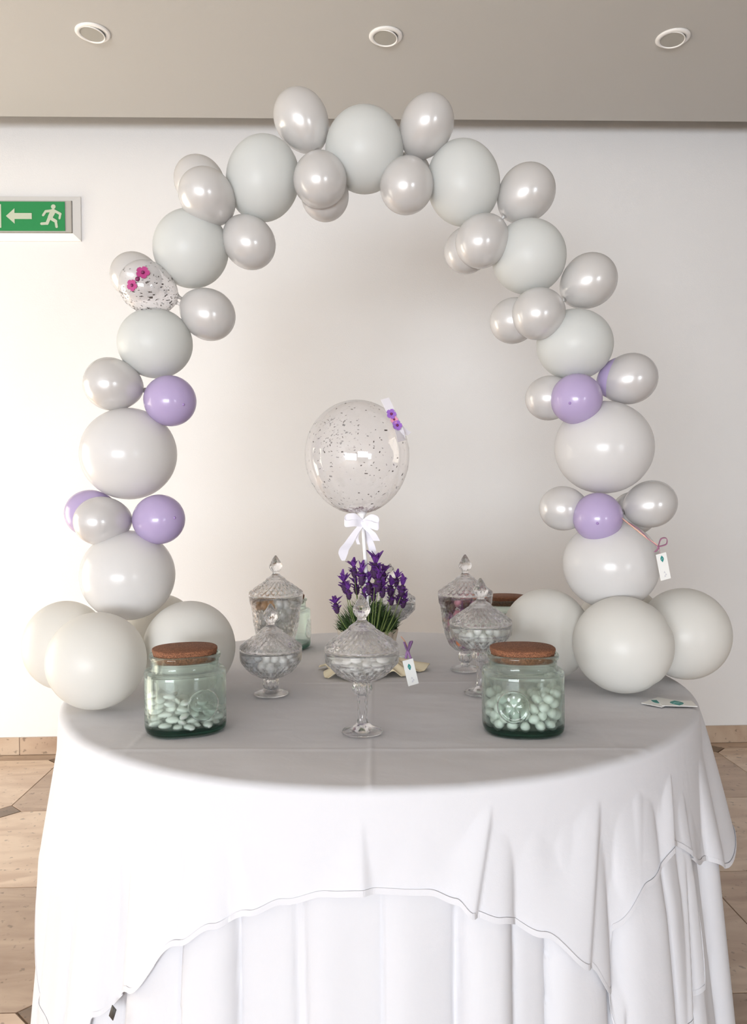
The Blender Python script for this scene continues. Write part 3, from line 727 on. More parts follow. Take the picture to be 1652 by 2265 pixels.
# ---------------------------------------------------------------- candies
def ellipsoid(a, b, c, egg=0.0, seg=20, rings=12):
    pr = [(math.sin(PI * i / rings), math.cos(PI * i / rings)) for i in range(rings + 1)]
    pr = [(max(r, 0), z) for r, z in pr]; pr[0] = (0, 1); pr[-1] = (0, -1)
    v, f = lathe(pr, seg)
    return [(x * b * (1 + egg * z), y * c * (1 + egg * z), z * a) for x, y, z in v], f
M_sugar = plain('white_sugar', (0.90, 0.90, 0.86), 0.32, 0.05, 120, coat=0.2)
M_sugarg = plain('pale_sugar', (0.86, 0.88, 0.82), 0.34, 0.05, 120, coat=0.2)
cols = {'white': M_sugar, 'green': M_sugarg, 'grey': plain('grey_sugar', (0.74, 0.76, 0.78), 0.3, coat=.2), 'caramel': plain('caramel_sugar', (0.55, 0.33, 0.16), 0.3, coat=.3),
        'pink': plain('pink_sugar', (0.66, 0.30, 0.36), 0.3, coat=.3), 'purple': plain('purple_sugar', (0.25, 0.07, 0.22), 0.28, coat=.4), 'orange': plain('orange_sugar', (0.75, 0.20, 0.05), 0.3, coat=.3),
        'brown': plain('chocolate', (0.09, 0.035, 0.025), 0.25, coat=.5)}
_cm = {}
def candy_mesh(kind, col):
    if (kind, col) not in _cm:
        me = mesh('candy', *(ellipsoid(0.0130, 0.0089, 0.0054, 0.06) if kind == 'almond' else ellipsoid(0.0108, 0.0093, 0.0093, 0.05)))
        me.materials.append(cols[col]); _cm[(kind, col)] = me
    return _cm[(kind, col)]
def pack(n, inside, floor_z, r, rv, rnd, R, bias=None, tries=40):
    """drop n bodies (horizontal radius r, half height rv) one by one into a vessel; inside(x, y, z) says if a centre is allowed"""
    pts = np.zeros((0, 3)); out = []
    for _ in range(n):
        best = None
        for _t in range(tries):
            a = rnd.uniform(0, 2 * PI); q = R * math.sqrt(rnd.random()) if rnd.random() < .5 else R * rnd.uniform(.85, 1)
            x, y = q * math.cos(a), q * math.sin(a)
            z = floor_z(x, y)
            if z is None: continue
            if len(out):
                d2 = ((pts[:, 0] - x) ** 2 + (pts[:, 1] - y) ** 2) / (4 * r * r)
                k = d2 < 1
                if k.any(): z = max(z, float((pts[k, 2] + 2 * rv * np.sqrt(1 - d2[k])).max()))
            if not inside(x, y, z): continue
            sc = z + (bias(x, y) if bias else 0)
            if best is None or sc < best[0]: best = (sc, x, y, z)
        if best is None: continue
        out.append(best[1:]); pts = np.array(out)
    return out
def shown(pts, base, rz, r, rv):
    """which of a heap's bodies can be seen from in front, from the sides or from above"""
    c, s_ = math.cos(rz), math.sin(rz)
    W = np.array([(base.x + x * c - y * s_, base.y + x * s_ + y * c, base.z + z) for x, y, z in pts]); keep = np.zeros(len(pts), bool)
    for eye in (CAM, CAM + Vector((-.35, 0, 0)), CAM + Vector((.35, 0, 0)), CAM + Vector((0, 0, .2))):
        f = (Vector(W.mean(0)) - eye).normalized(); rt = f.cross(Vector((0, 0, 1))).normalized(); up = rt.cross(f)
        q = W - np.array(eye); d = q @ np.array(f); u = q @ np.array(rt); v = q @ np.array(up); u0, v0 = u.min() - .012, v.min() - .012
        buf = np.full((96, 96), 9e9); idx = np.full((96, 96), -1); cell = 0.00185
        gu, gv = np.meshgrid(u0 + cell * np.arange(96), v0 + cell * np.arange(96), indexing='ij')
        for i in range(len(W)):
            a = ((gu - u[i]) / r) ** 2 + ((gv - v[i]) / (rv * 1.1)) ** 2; m = a < 1
            dd = np.where(m, d[i] - r * np.sqrt(np.maximum(0, 1 - a)), 9e9); w_ = dd < buf; buf[w_] = dd[w_]; idx[w_] = i
        n = np.bincount(idx[idx >= 0], minlength=len(W)); keep |= n >= 16
    return keep
def place_candies(pts, base, rz, kind, pick, name, group, rnd, flat=0.35):
    if not pts: return
    keep = shown(pts, base, rz, 0.0102, 0.0098 if kind == 'egg' else 0.0068); zs = sorted(p[2] for p in pts); z1, z2 = zs[len(zs) // 3], zs[2 * len(zs) // 3]
    for (x, y, z), kp in zip(pts, keep):
        if not kp: continue
        col, lab = pick(x, y, z); wx = x * math.cos(rz) - y * math.sin(rz)
        lab += ', ' + ('low' if z <= z1 else 'midway' if z < z2 else 'on top') + (' at its left' if wx < -0.03 else ' at its right' if wx > 0.03 else ' in its middle')
        c, s_ = math.cos(rz), math.sin(rz)
        o = bpy.data.objects.new(name, candy_mesh(kind, col)); C.objects.link(o)
        o.location = (base.x + x * c - y * s_, base.y + x * s_ + y * c, base.z + z)
        if kind == 'almond':
            # long axis lies down, thin axis roughly up
            o.rotation_euler = (Matrix.Rotation(rnd.uniform(0, 2 * PI), 3, 'Z') @ Matrix.Rotation(rnd.gauss(0, flat), 3, 'X') @ Matrix.Rotation(PI / 2 + rnd.gauss(0, flat * .6), 3, 'Y') @ Matrix.Rotation(PI / 2, 3, 'Z')).to_euler()
        else: o.rotation_euler = (rnd.uniform(0, 6), rnd.uniform(0, 6), rnd.uniform(0, 6))
        o['label'] = lab; o['category'] = 'candy'; o['group'] = group

# ---------------------------------------------------------------- green glass jars
AX, AY, JH = 0.0805, 0.0745, 0.133
def sup(t, ax, ay, e=2.6):
    c, s_ = math.cos(t), math.sin(t)
    return (ax * math.copysign(abs(c) ** (2 / e), c), ay * math.copysign(abs(s_) ** (2 / e), s_))
def jar_body():
    # (scale of the oval, z); outer up, over the lip, down inside
    o = [(0.0, 0.0), (0.80, 0.0), (0.94, 0.0015), (0.985, 0.006), (1.0, 0.014), (1.0, 0.055), (1.0, 0.110), (0.997, 0.1165), (0.98, 0.1205), (0.94, 0.1225), (0.86, 0.124), (0.832, 0.1265), (0.825, 0.131), (0.825, 0.141), (0.84, 0.145), (0.870, 0.147), (0.875, 0.151), (0.86, 0.154), (0.835, 0.155),
         (0.805, 0.154), (0.785, 0.151), (0.785, 0.130), (0.79, 0.122), (0.88, 0.1175), (0.935, 0.115), (0.948, 0.109), (0.95, 0.055), (0.95, 0.022), (0.93, 0.015), (0.86, 0.012), (0.6, 0.0115), (0.0, 0.011)]
    def fn(t, i, r, z):
        x, y = sup(t, AX * r, AY * r) if r > 0 else (0, 0); return (x, y, z)
    return lathe(o, 96, fn)
me_jar = mesh('jar_body', *jar_body()); me_jar.materials.append(M_green)
def base_ring():
    prof = [(0.0, 0.0019), (0.80, 0.0019), (0.93, 0.003), (0.972, 0.008), (0.975, 0.0125), (0.90, 0.0105), (0.0, 0.0100)]
    def fn(t, i, r, z): x, y = sup(t, AX * r, AY * r) if r > 0 else (0, 0); return (x, y, z)
    return lathe(prof, 72, fn)
me_jbase = mesh('glass_base', *base_ring()); me_jbase.materials.append(M_greenbase)
def cork():
    prof = [(0.0, 0.139), (0.72, 0.139), (0.745, 0.141), (0.775, 0.152), (0.805, 0.162), (0.80, 0.1645), (0.78, 0.1655), (0.0, 0.1655)]
    def fn(t, i, r, z): x, y = sup(t, AX * r, AY * r, 2.3) if r > 0 else (0, 0); return (x, y, z)
    return lathe(prof, 72, fn)
me_cork = mesh('cork_lid', *cork()); me_cork.materials.append(M_cork)
M_medal = glass_mat('medallion_glass', (0.96, 0.985, 0.975), 0.3, 0.0)
def medallion():
    """embossed round seal on the front of the jar: rim, starry inner relief"""
    cx0, cz0, R = 0.028, 0.062, 0.031
    def surf(x):
        e = 2.6; return -AY * (max(0, 1 - (abs(x) / AX) ** e)) ** (1 / e)
    parts = []; V, Fc = [], []; n, m = 48, 14
    for side in (0, 1):
        for i in range(m + 1):
            r = R * i / m
            for k in range(n):
                a = 2 * PI * k / n; x = cx0 + r * math.cos(a); z = cz0 + r * math.sin(a) * 1.02
                u = i / m
                h = 0.0022 * math.exp(-((u - 0.9) / 0.08) ** 2) + 0.0012 * (1 + math.cos(8 * a)) / 2 * math.exp(-((u - 0.5) / 0.2) ** 2) + 0.001 * math.exp(-(u / .15) ** 2) + 0.0004
                if i == m: h = 0
                V.append((x, surf(x) + (-h if side == 0 else 0.0005), z))
    for side in (0, 1):
        o = side * (m + 1) * n
        for i in range(m):
            for k in range(n):
                j = (k + 1) % n; q = (o + i * n + k, o + i * n + j, o + (i + 1) * n + j, o + (i + 1) * n + k); Fc.append(q if side == 0 else q[::-1])
    o = (m + 1) * n
    for k in range(n): j = (k + 1) % n; Fc.append((m * n + k, m * n + j, o + m * n + j, o + m * n + k))
    return V, Fc
me_med = mesh('embossed_seal', *medallion()); me_med.materials.append(M_medal)
me_medm = bpy.data.meshes.new('embossed_seal')
def jar(px, py, rz, label, mirror=False, loc=None):
    p = loc or T(px, py); zz = top_at(p.x, p.y) + 0.0005
    e = empty('candy_jar', (p.x, p.y, zz), rz); tag(e, label, 'jar', 'green glass jars with cork lids')
    obj('jar_body', me_jar, None, e); obj('cork_lid', me_cork, None, e); obj('glass_base', me_jbase, None, e)
    m = obj('embossed_seal', me_med, None, e)
    if mirror: m.scale = (-1, 1, 1)
    return e
j1 = jar(411, 1613, 0.33, 'green glass jar of flat white sugared almonds, front left of the table')
j2 = jar(1156, 1614, -0.03, 'green glass jar of round white candies, front right of the table', True)
j3 = jar(0, 0, 1.15, 'green glass jar standing behind the tall footed jar at the left', False, T(628, 1437) + Vector((0, 0.02, 0)))
j4 = jar(0, 0, -0.05, 'green glass jar at the back right, mostly behind a large balloon', True, P(1116, 1440, 2.42))
def jar_inside(m):
    e_ = 2.6
    def f(x, y, z): return (abs(x) / (AX * .95 - m)) ** e_ + (abs(y) / (AY * .95 - m)) ** e_ < 1 and z < 0.108
    return f
rj = random.Random(11)
a1 = pack(125, jar_inside(0.0095), lambda x, y: 0.018, 0.0103, 0.0064, rj, 0.078, lambda x, y: 0.30 * x + 0.15 * y - 0.1 * abs(y), 40)
place_candies(a1, j1.location, 0.33, 'almond', lambda x, y, z: ('white', 'flat white sugared almond in the front left green jar'), 'sugared_almond', 'sugared almonds in the left green jar', rj, 0.3)
a2 = pack(112, jar_inside(0.0096), lambda x, y: 0.0215, 0.0098, 0.0098, rj, 0.078, lambda x, y: -0.35 * abs(x) - 0.1 * x, 40)
place_candies(a2, j2.location, -0.03, 'egg', lambda x, y, z: ('green', 'round pale candy inside the front right green jar'), 'candy', 'round candies in the right green jar', rj)

# ---------------------------------------------------------------- cut-glass footed bowls
def lid_fn(n, amp, z0, z1, twist):
    def fn(t, i, r, z):
        rr = r
        if z0 < z < z1:
            u = (z - z0) / (z1 - z0); k = min(1, min(u, 1 - u) * 6)
            w1 = math.cos(n * t + twist * u); w2 = math.cos(n * t - twist * u)
            rr = r + amp * k * (max(w1, w2) - 0.4)
        return (rr * math.cos(t), rr * math.sin(t), z)
    return fn
def subdiv(pr, step):
    out = [pr[0]]
    for a, b in zip(pr, pr[1:]):
        L_ = math.hypot(b[0] - a[0], b[1] - a[1]); n = max(1, int(L_ / step))
        for i in range(1, n + 1): out.append((a[0] + (b[0] - a[0]) * i / n, a[1] + (b[1] - a[1]) * i / n))
    return out
RB = 0.0735
def bowl_parts(bz, depth, stem_h, tall):
    """bz: height of the bowl's underside; depth of the bowl; returns meshes bowl, stem, foot, lid, finial"""
    rim = bz + depth
    if tall: outer = [(0.010, bz - 0.002), (0.030, bz + 0.006), (0.044, bz + 0.020), (0.054, bz + 0.045), (0.061, bz + 0.075), (0.066, bz + depth * .80), (0.0705, rim - 0.022), (0.0715, rim - 0.020), (RB, rim)]
    else: outer = [(0.010, bz - 0.002), (0.030, bz + 0.003), (0.050, bz + 0.014), (0.064, bz + 0.030), (0.0715, rim - 0.024), (0.0725, rim - 0.022), (RB, rim - 0.012), (RB, rim)]
    th = 0.0035
    inner = [(r - th if r > 0.02 else 0.0, z + (0.004 if r > 0.02 else 0.0075)) for r, z in outer[::-1]]
    inner[0] = (RB - th, rim)
    zc = rim - 0.021
    def fn(t, i, r, z):
        rr = r
        if i < nout and bz + 0.004 < z < zc:
            u = (z - bz) / (zc - bz); k = min(1, (1 - u) * 8, u * 5)
            w1 = math.cos(14 * t + (12 if tall else 6) * u); w2 = math.cos(14 * t - (12 if tall else 6) * u)
            rr = r + 0.0030 * k * (0.55 - min(abs(w1), abs(w2)) - 0.25 * max(abs(w1), abs(w2)))
        return (rr * math.cos(t), rr * math.sin(t), z)
    so = subdiv(outer, 0.003); nout = len(so)
    bowl = mesh('bowl', *lathe(so + subdiv(inner, 0.012), 196, fn))
    # stem: faceted knob, then a fluted shaft (short bowls have only the knob)
    kb = bz - 0.001; st = []
    st = [(0.0, kb), (0.015, kb), (0.0175, kb - 0.006), (0.019, kb - 0.014), (0.017, kb - 0.022), (0.012, kb - 0.026), (0.0115, kb - 0.028)]
    if stem_h > 0.05: st += [(0.0105, kb - 0.034), (0.0100, kb - 0.050), (0.0095, kb - 0.066), (0.011, 0.020), (0.0, 0.0195)]
    else: st += [(0.014, 0.0125), (0.0, 0.012)]
    def fs(t, i, r, z):
        k = 0.0014 * (1 if kb - 0.024 < z < kb - 0.002 else 0.3)
        rr = r + (k * max(math.cos(10 * t + 260 * (z - kb)), math.cos(10 * t - 260 * (z - kb))) if r > .001 else 0)
        return (rr * math.cos(t), rr * math.sin(t), z)
    stem = mesh('stem', *lathe(subdiv(st, 0.0022), 80, fs))
    ft = [(0.0, 0.0), (0.034, 0.0), (0.0395, 0.0012), (0.041, 0.0035), (0.0395, 0.0055), (0.030, 0.0085), (0.020, 0.0125), (0.0135, 0.0185 if stem_h > .05 else 0.0115), (0.0, 0.019 if stem_h > .05 else 0.0115)]
    foot = mesh('foot', *lathe(ft, 72))
    lo = [(RB - 0.001, rim + 0.0015), (RB + 0.0005, rim + 0.003), (RB - 0.001, rim + 0.009), (0.058, rim + 0.021), (0.044, rim + 0.031), (0.031, rim + 0.0405), (0.027, rim + 0.0435), (0.0255, rim + 0.047), (0.020, rim + 0.051), (0.0125, rim + 0.056), (0.009, rim + 0.060), (0.0, rim + 0.0605)]
    li = [(0.0, rim + 0.052), (0.010, rim + 0.050), (0.022, rim + 0.042), (0.040, rim + 0.029), (0.056, rim + 0.017), (RB - 0.006, rim + 0.006), (RB - 0.005, rim + 0.0015)]
    sl = subdiv(lo, 0.0025); nl = len(sl)
    def fl_(t, i, r, z):
        rr = r
        if i < nl and rim + 0.004 < z < rim + 0.041:
            u = (z - rim - 0.004) / 0.037; k = min(1, u * 8, (1 - u) * 6) * (r / RB)
            w1, w2 = abs(math.cos(13 * t + 6.5 * u)), abs(math.cos(13 * t - 6.5 * u)); rr = r + 0.0036 * k * (0.6 - min(w1, w2) - 0.3 * max(w1, w2))
        return (rr * math.cos(t), rr * math.sin(t), z + (0.0 if rr == r else (rr - r) * 0.8))
    lid = mesh('lid', *lathe(sl + subdiv(li, 0.012), 208, fl_, closed=True))
    fz = rim + 0.0605
    fi = [(0.0, fz), (0.0085, fz), (0.0082, fz + 0.004), (0.012, fz + 0.008), (0.0165, fz + 0.015), (0.0172, fz + 0.021), (0.0150, fz + 0.027), (0.0105, fz + 0.036), (0.0055, fz + 0.044), (0.0018, fz + 0.049), (0.0, fz + 0.0495)]
    def ff_(t, i, r, z):
        k = 0.0009 if z < fz + 0.026 else 0.0003
        rr = r + (k * max(math.cos(9 * t + 220 * (z - fz)), math.cos(9 * t - 220 * (z - fz))) if r > .001 else 0)
        return (rr * math.cos(t), rr * math.sin(t), z)
    fin = mesh('finial', *lathe(subdiv(fi, 0.0018), 64, ff_))
    for me, m in ((bowl, M_cut), (stem, M_solid), (foot, M_solid), (lid, M_cut), (fin, M_solid)): me.materials.append(m)
    return bowl, stem, foot, lid, fin
KIND = {'stemmed': bowl_parts(0.103, 0.061, 0.09, False), 'low': bowl_parts(0.0405, 0.066, 0.02, False), 'deep': bowl_parts(0.050, 0.152, 0.03, True)}
BZ = {'stemmed': (0.103, 0.061), 'low': (0.0405, 0.066), 'deep': (0.050, 0.152)}
def compote(kind, loc, label, cat='bowl'):
    zz = top_at(loc.x, loc.y) + 0.0008
    e = empty('footed_candy_bowl', (loc.x, loc.y, zz), random.Random(int(loc.x * 1000)).uniform(0, 6)); tag(e, label, 'candy bowl', 'lidded cut-glass footed bowls')
    bowl, stem, foot, lid, fin = KIND[kind]
    obj('bowl', bowl, None, e); s1 = obj('stem', stem, None, e); obj('foot', foot, None, e); l_ = obj('lid', lid, None, e); obj('finial', fin, None, l_)
    return e
def fill(kind, e, n, ck, pick, group, name, rnd, seedfill=1.0):
    bz, dp = BZ[kind]; rim = bz + dp
    if kind == 'deep': pf = [(0.026, bz + .011), (0.040, bz + 0.025), (0.050, bz + 0.050), (0.057, bz + 0.08), (0.062, bz + dp * .8), (0.0665, rim - 0.02), (0.0695, rim)]
    else: pf = [(0.026, bz + 0.009), (0.046, bz + 0.020), (0.060, bz + 0.036), (0.0675, rim - 0.022), (0.0692, rim)]
    r = 0.0102; rv = 0.0100 if ck == 'egg' else 0.0066
    def rad(z): return np.interp(z, [p[1] for p in pf], [p[0] for p in pf])
    def fz(x, y):
        q = math.hypot(x, y) + r + .0004
        if q > 0.0688: return None
        return max(float(np.interp(q, [p[0] for p in pf], [p[1] for p in pf])), bz + 0.010 + rv)
    top = rim - 0.007
    pts = pack(n, lambda x, y, z: z < top, fz, r, rv, rnd, 0.059, None, 36)
    place_candies(pts, e.location, 0, ck, pick, name, group, rnd, 0.22)
rc_ = random.Random(21)
eA = compote('stemmed', T(802, 1623), 'stemmed cut-glass candy bowl with pointed lid at the very front of the table')
eB = compote('low', T(600, 1539), 'low footed cut-glass bowl in front of the deep one, left of the lavender plant')
eE = compote('stemmed', T(1064, 1536), 'stemmed cut-glass candy bowl behind the front right green jar')
eC = compote('deep', T(612, 1482), 'deep cut-glass urn of white and caramel candies, left of the plant')
eD = compote('deep', T(1030, 1484), 'deep cut-glass urn of pink, purple and orange candies, right of the plant')
eF = compote('stemmed', T(864, 1456), 'stemmed cut-glass candy bowl at the back behind the lavender plant')
fill('stemmed', eA, 62, 'almond', lambda x, y, z: ('white', 'white sugared almond inside the frontmost cut-glass bowl'), 'sugared almonds in the front bowl', 'sugared_almond', rc_)
fill('low', eB, 62, 'egg', lambda x, y, z: ('grey' if x < -0.02 and z > .06 else 'white', 'round white candy inside the low footed cut-glass bowl'), 'candies in the low bowl', 'candy', rc_)
fill('stemmed', eE, 55, 'egg', lambda x, y, z: ('green', 'round white candy in the stemmed bowl behind the right jar'), 'candies in the right stemmed bowl', 'candy', rc_)
fill('deep', eC, 125, 'egg', lambda x, y, z: ('caramel', 'caramel coloured candy inside the deep urn left of the plant') if (x < 0.005 and z > 0.165) else ('white', 'round white candy inside the deep urn left of the plant'), 'candies in the left deep urn', 'candy', rc_)
def pickD(x, y, z):
    c = rc_.choice(['pink', 'pink', 'purple', 'purple', 'purple', 'orange', 'white', 'brown']) 
    return c, {'pink': 'pink', 'purple': 'dark purple', 'orange': 'orange', 'white': 'white', 'brown': 'dark brown'}[c] + ' candy inside the deep urn right of the plant'
fill('deep', eD, 125, 'egg', pickD, 'candies in the right deep urn', 'candy', rc_)
fill('stemmed', eF, 55, 'egg', lambda x, y, z: ('grey', 'greyish candy inside the bowl behind the lavender plant'), 'candies in the back bowl', 'candy', rc_)

# ---------------------------------------------------------------- lavender in a wrapped pot
PC = T(814, 1487); PC.z = 0.75
pz = top_at(PC.x, PC.y) + .001
pot = empty('potted_lavender', (PC.x, PC.y, pz)); tag(pot, 'potted purple lavender in a cream wrapped pot at the middle of the table', 'plant')
M_jute = plain('cream_cloth_wrap', (0.62, 0.53, 0.43), 0.9, 0.6, 400, 0.15, 20); M_paper = plain('cream_paper', (0.80, 0.70, 0.50), 0.7, 0.2, 60, 0.08, 12)
M_soil = plain('soil', (0.07, 0.045, 0.03), 0.95, 0.9, 200, 0.4, 60)
def potfn(t, i, r, z):
    q = 1 + (0.025 * math.sin(9 * t + 30 * z) + 0.015 * math.sin(17 * t)) * (1 if r > 0.02 else 0); return (r * q * math.cos(t), r * q * math.sin(t), z)
PR = [(0.0, 0.004), (0.056, 0.004), (0.060, 0.010), (0.068, 0.04), (0.075, 0.085), (0.081, 0.116), (0.078, 0.117), (0.073, 0.095), (0.0, 0.094)]
obj('pot_wrap', mesh('pot_wrap', *lathe(subdiv(PR, .01), 90, potfn)), M_jute, pot)
obj('soil', mesh('soil', *lathe([(0.073, 0.099), (0.05, 0.104), (0.02, 0.107), (0, 0.107)], 32)), M_soil, pot)
rs = random.Random(4)
def paperfn(t, i, r, z):
    k = max(0, (r - 0.06) / 0.06)
    q = 1 + k * (0.16 * math.sin(3 * t + 1.1) + 0.10 * math.sin(7 * t + .4)); zz = z + 0.010 * k * (math.sin(11 * t) * .5 + .5) + 0.004 * math.sin(19 * t) * k
    return (r * q * math.cos(t) * 1.05, r * q * math.sin(t) * 0.85, max(0.0012, zz))
PP = [(0.062, 0.036), (0.072, 0.034), (0.088, 0.026), (0.105, 0.014), (0.125, 0.004), (0.1255, 0.0022), (0.105, 0.010), (0.088, 0.021), (0.062, 0.030)]
obj('paper_wrap', mesh('paper_wrap', *lathe(PP, 150, paperfn, closed=True)), M_paper, pot)
M_leaf = plain('lavender_leaf', (0.055, 0.115, 0.03), 0.6, var=0.4, vscale=40); M_stem = plain('lavender_stem', (0.16, 0.22, 0.06), 0.6)
M_pet = plain('violet_bract', (0.14, 0.032, 0.26), 0.6, var=0.3, vscale=90); M_body = plain('dark_flower_head', (0.045, 0.012, 0.06), 0.7, 0.5, 300)
V, Fc = [], []
for k in range(2300):
    a = rs.uniform(0, 2 * PI); q = 0.071 * math.sqrt(rs.random())
    hgt = rs.uniform(0.0, 0.082) * (1.25 - 0.8 * q / 0.065)
    b = Vector((q * math.cos(a), q * math.sin(a), 0.10 + hgt)); out = Vector((math.cos(a), math.sin(a), 0)) * (0.25 + q / 0.065 * 0.9) + Vector((rs.uniform(-.6, .6), rs.uniform(-.6, .6), rs.uniform(.3, 1.3)))
    out.normalize(); L_ = rs.uniform(0.014, 0.032); side = out.cross(Vector((rs.random(), rs.random(), rs.random()))).normalized() * 0.0011
    up = Vector((0, 0, rs.uniform(0.002, .010)))
    i = len(V); m1 = b + out * L_ * .5 + up * .3; e1 = b + out * L_ + up
    nn = out.cross(side).normalized() * 0.0004
    V += [b - side * .6, b + side * .6, m1 - side, m1 + side, e1, m1 + nn]
    Fc += [(i, i + 1, i + 3, i + 2), (i + 2, i + 3, i + 4), (i, i + 5, i + 1), (i + 2, i + 4, i + 5), (i + 4, i + 3, i + 5)]
fo = obj('foliage', mesh('foliage', V, Fc, False), M_leaf, pot); fo['kind'] = 'stuff'
def petal(p, d, s, w_, n):
    sd = d.cross(n).normalized() * w_; m1 = p + d * s * .55 + n * s * .18; e1 = p + d * s + n * s * .05; up = n * 0.0005
    return [p - sd * .4, p + sd * .4, m1 + sd, e1 + sd * .35, e1 - sd * .35, m1 - sd, m1 + up * 2], [(0, 1, 2, 3, 4, 5), (0, 6, 1), (1, 6, 2), (2, 6, 3), (3, 6, 4), (4, 6, 5), (5, 6, 0)]
spikes = [(743, 1342, -.6, 1.0), (762, 1296, -.5, 1.1), (783, 1262, -.2, 1.0), (788, 1300, -.3, 1.0), (800, 1277, 0, 1.15), (830, 1258, .15, 1.35), (815, 1297, 0, 1.2), (836, 1290, .2, 1.2), (848, 1275, .35, 1.1), (846, 1306, .2, 1.0), (864, 1303, .4, 1.0),
          (877, 1285, .3, .85), (889, 1303, .5, 1.05), (883, 1322, .5, 1.0), (893, 1331, .6, .9), (771, 1312, -.3, .9), (866, 1325, .2, .9), (806, 1318, 0, .8), (826, 1318, 0, .8)]
for k, (px, py, lean, sz) in enumerate(spikes):
    dd = 1.98 + rs.uniform(-0.055, 0.05); c = P(px, py, dd) - pot.location
    root = Vector((c.x * 0.45, c.y * 0.6, 0.10)); sz *= 1.22; tan = Vector((lean * .35, rs.uniform(-.2, .2), 1)).normalized()
    hb = 0.027 * sz; b0 = c - tan * hb * .55; b1 = c + tan * hb * .35
    pts = catmull([root, root * .4 + b0 * .6 - Vector((0, 0, .004)), b0], 4)
    st = obj('flower_stem', mesh('flower_stem', *tube(pts, 0.0011, 6)), M_stem, pot)
    bp_ = [b0 + (b1 - b0) * (i / 12) for i in range(13)]
    rr = [0.0065 * sz * (math.sin(PI * min(.97, (i + .8) / 13)) ** .5) * (1 + .13 * (-1) ** i) for i in range(13)]
    fh = obj('flower_head', mesh('flower_head', *tube(bp_, rr, 9)), M_body, st)
    V, Fc = [], []
    for q in range(7):
        a = 2 * PI * q / 3.5 + rs.random(); hd = Vector((math.cos(a), math.sin(a), 0)); d = (tan * rs.uniform(.6, 1.3) + hd * rs.uniform(.2, 1.1)).normalized()
        v, f = petal(b1 - tan * .004, d, 0.021 * sz * rs.uniform(.7, 1.25), 0.0048 * sz, (hd * -.7 + tan * .5).normalized()); V, Fc = merge((V, Fc), (v, f))
    for q in range(9):
        a = 2 * PI * q / 4.5 + rs.random(); hd = Vector((math.cos(a), math.sin(a), 0)); d = (tan * .5 + hd * .8).normalized()
        v, f = petal(b0 + (b1 - b0) * rs.uniform(.25, .8) + hd * .004 * sz, d, 0.011 * sz, 0.0040 * sz, (tan * .8 - hd * .4).normalized()); V, Fc = merge((V, Fc), (v, f))
    obj('bract', mesh('bract', V, Fc, False), M_pet, fh)
# tag on the pot
M_ribp = plain('purple_ribbon', (0.30, 0.16, 0.36), 0.35)
g2 = P(901, 1440, 1.885); gt2 = empty('gift_tag', g2); tag(gt2, 'white tag with teal leaf and purple ribbon hanging at the lavender pot', 'gift tag')
loc = lambda px, py, d: P(px, py, d) - g2
obj('ribbon', mesh('ribbon', *ribbon(catmull([loc(887, 1408, 1.93), loc(896, 1420, 1.90), loc(901, 1433, 1.885)]), 0.003, R_ + F_ * .3)), M_rib1, gt2)
obj('ribbon_bow', mesh('ribbon_bow', *ribbon(catmull([loc(901, 1438, 1.884), loc(895, 1424, 1.88), loc(894, 1421, 1.87), loc(901, 1438, 1.882), loc(907, 1420, 1.88), loc(911, 1420, 1.87), loc(903, 1440, 1.882)]), 0.006, R_ + F_ * .8)), M_ribp, gt2)
for ex in (898, 909): obj('ribbon_end', mesh('ribbon_end', *ribbon(catmull([loc(902, 1437, 1.884), loc((902 + ex) / 2 - 1, 1447, 1.88), loc(ex, 1457, 1.882)]), 0.006, R_ + F_ * .2)), M_ribp, gt2)
card('card', 0.026, 0.065, 0.009, 0.017, 0.014, gt2, loc(908, 1487, 1.882), (math.radians(8), math.radians(-14), math.radians(8)))

# ---------------------------------------------------------------- confetti balloon on a stick
M_rw = plain('white_satin', (0.88, 0.86, 0.93), 0.45, sheen=.3); M_stick = plain('white_plastic', (0.9, 0.89, 0.9), 0.4); M_vio = plain('violet_flower', (0.32, 0.14, 0.55), 0.5); M_pk = plain('pink_flower', (0.75, 0.32, 0.45), 0.5)
bc = P(790, 1011, 1.97); s = 1.97 / FPX; bw, bl = 117 * s, 126 * s
base = P(808, 1330, 1.965)
tp = empty('balloon_topper', base); tag(tp, 'large clear confetti balloon on a white stick with a white satin bow', 'balloon')
bo = obj('balloon', mesh('balloon', *lathe(balloon_profile(bw, bl, 0.06, 40), 80)), M_film, tp)
axis = (P(787, 900, 1.97) - P(799, 1137, 1.965)).normalized(); M4 = orient(axis); M4.translation = bc - base; bo.matrix_local = M4
rnd = random.Random(9)
dn = (bo.matrix_basis.to_3x3().inverted() @ Vector((0, 0, -1))).normalized()
cf = obj('confetti', mesh('confetti', *flakes(bw, bl, 430, rnd, -0.96, 0.98, 0.0025, dn, 0.5, ((4.4, 0.35), (0.5, 0.18)), 0.06, 1.002), smooth=False), M_conf, bo); cf['kind'] = 'stuff'
V, Fc = flakes(bw * .995, bl * .99, 320, rnd, -0.985, -0.90, 0.0030, dn, 0.0)
cf = obj('confetti', mesh('confetti', V, Fc, False), M_confp, bo); cf['kind'] = 'stuff'; cf['label'] = 'plum confetti heaped at the bottom'
loc = lambda px, py, d: P(px, py, d) - base
obj('stick', mesh('stick', *tube([loc(801, 1142, 1.965), loc(808, 1240, 1.965), loc(813, 1345, 1.965)], 0.0047, 12)), M_stick, tp)
obj('balloon_cup', mesh('balloon_cup', *[q for q in [lathe([(0.0145, 0.011), (0.016, 0.0125), (0.0145, 0.009), (0.007, -0.006), (0.006, -0.012), (0.0, -0.012)], 32)]][0]), M_stick, tp, loc(800, 1139, 1.965))
kn = loc(802, 1158, 1.955)
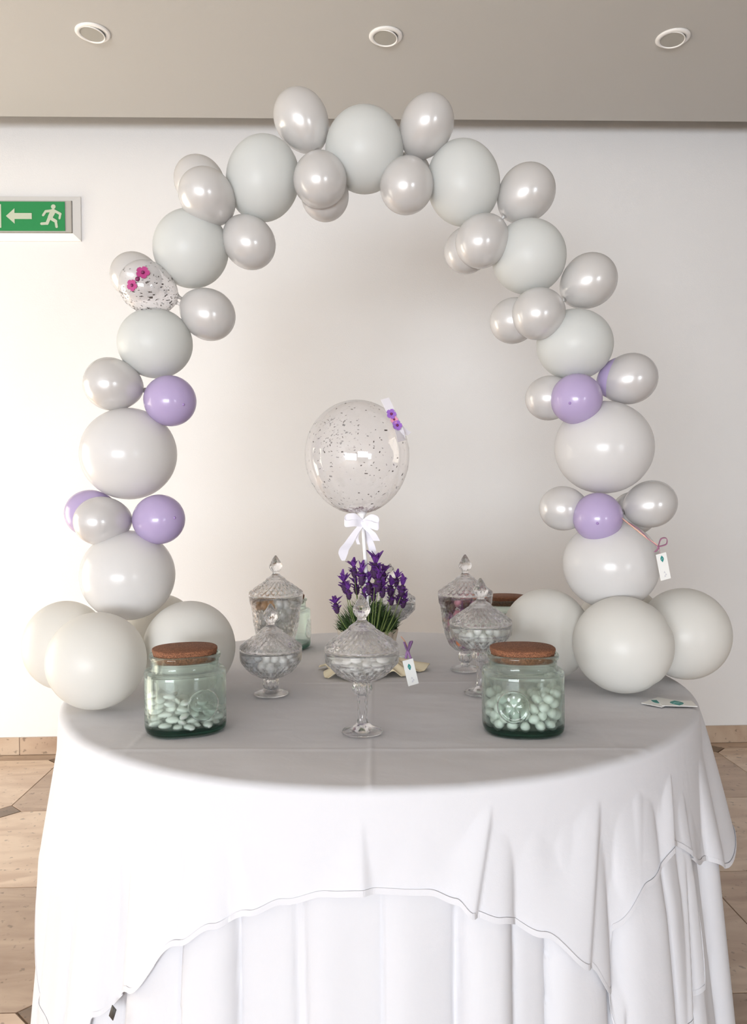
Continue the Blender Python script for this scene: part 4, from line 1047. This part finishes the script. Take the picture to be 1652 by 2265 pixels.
bowd = 1.95
def bowpart(n, pts, w_, side): return obj(n, mesh(n, *ribbon(catmull(pts, 8), w_, side), smooth=False), M_rw, tp)
bowpart('bow_loop', [kn, loc(785, 1143, 1.945), loc(765, 1146, 1.94), loc(764, 1158, 1.93), loc(784, 1157, 1.935), kn], 0.017, U_ + F_ * .35)
bowpart('bow_loop', [kn, loc(820, 1146, 1.945), loc(837, 1152, 1.94), loc(835, 1165, 1.93), loc(818, 1160, 1.935), kn], 0.019, U_ + F_ * .35)
bowpart('bow_tail', [kn, loc(786, 1178, 1.945), loc(772, 1200, 1.94), loc(760, 1218, 1.945), loc(759, 1240, 1.95)], [0.014 + 0.011 * min(1, i / 20) - (0.020 * max(0, (i - 26) / 7)) for i in range(33)], R_ + F_ * .4)
bowpart('bow_tail', [kn, loc(815, 1172, 1.945), loc(824, 1180, 1.94), loc(833, 1196, 1.945)], 0.019, R_ - F_ * .5)
bowpart('bow_tail', [kn, loc(812, 1185, 1.975), loc(822, 1210, 1.98), loc(826, 1232, 1.985)], 0.018, R_ + F_ * .2)
bowpart('bow_tail', [kn, loc(793, 1175, 1.955), loc(789, 1190, 1.955), loc(793, 1204, 1.955)], 0.008, R_ + F_ * .3)
obj('bow_knot', mesh('bow_knot', *ellipsoid(0.007, 0.008, 0.006)), M_rw, tp, kn)
rib = bowpart('ribbon', [loc(851, 882, 1.95), loc(862, 905, 1.925), loc(873, 930, 1.91), loc(884, 955, 1.915), loc(888, 976, 1.93)], 0.024, R_ * 1 + F_ * .55 + U_ * .35)
bowpart('ribbon', [loc(874, 932, 1.915), loc(888, 948, 1.93), loc(905, 960, 1.95)], 0.014, R_ + U_ * .8 + F_ * .4)
for px, py, m, sz, lab in ((865, 916, M_vio, .013, 'violet flower'), (871, 928, M_pk, .0105, 'pink flower'), (878, 941, M_vio, .013, 'violet flower')):
    f = flower('flower', loc(px, py, 1.905), (-F_ + R_ * .35 + U_ * .2).normalized(), sz, m, M_magd, tp); f['label'] = lab
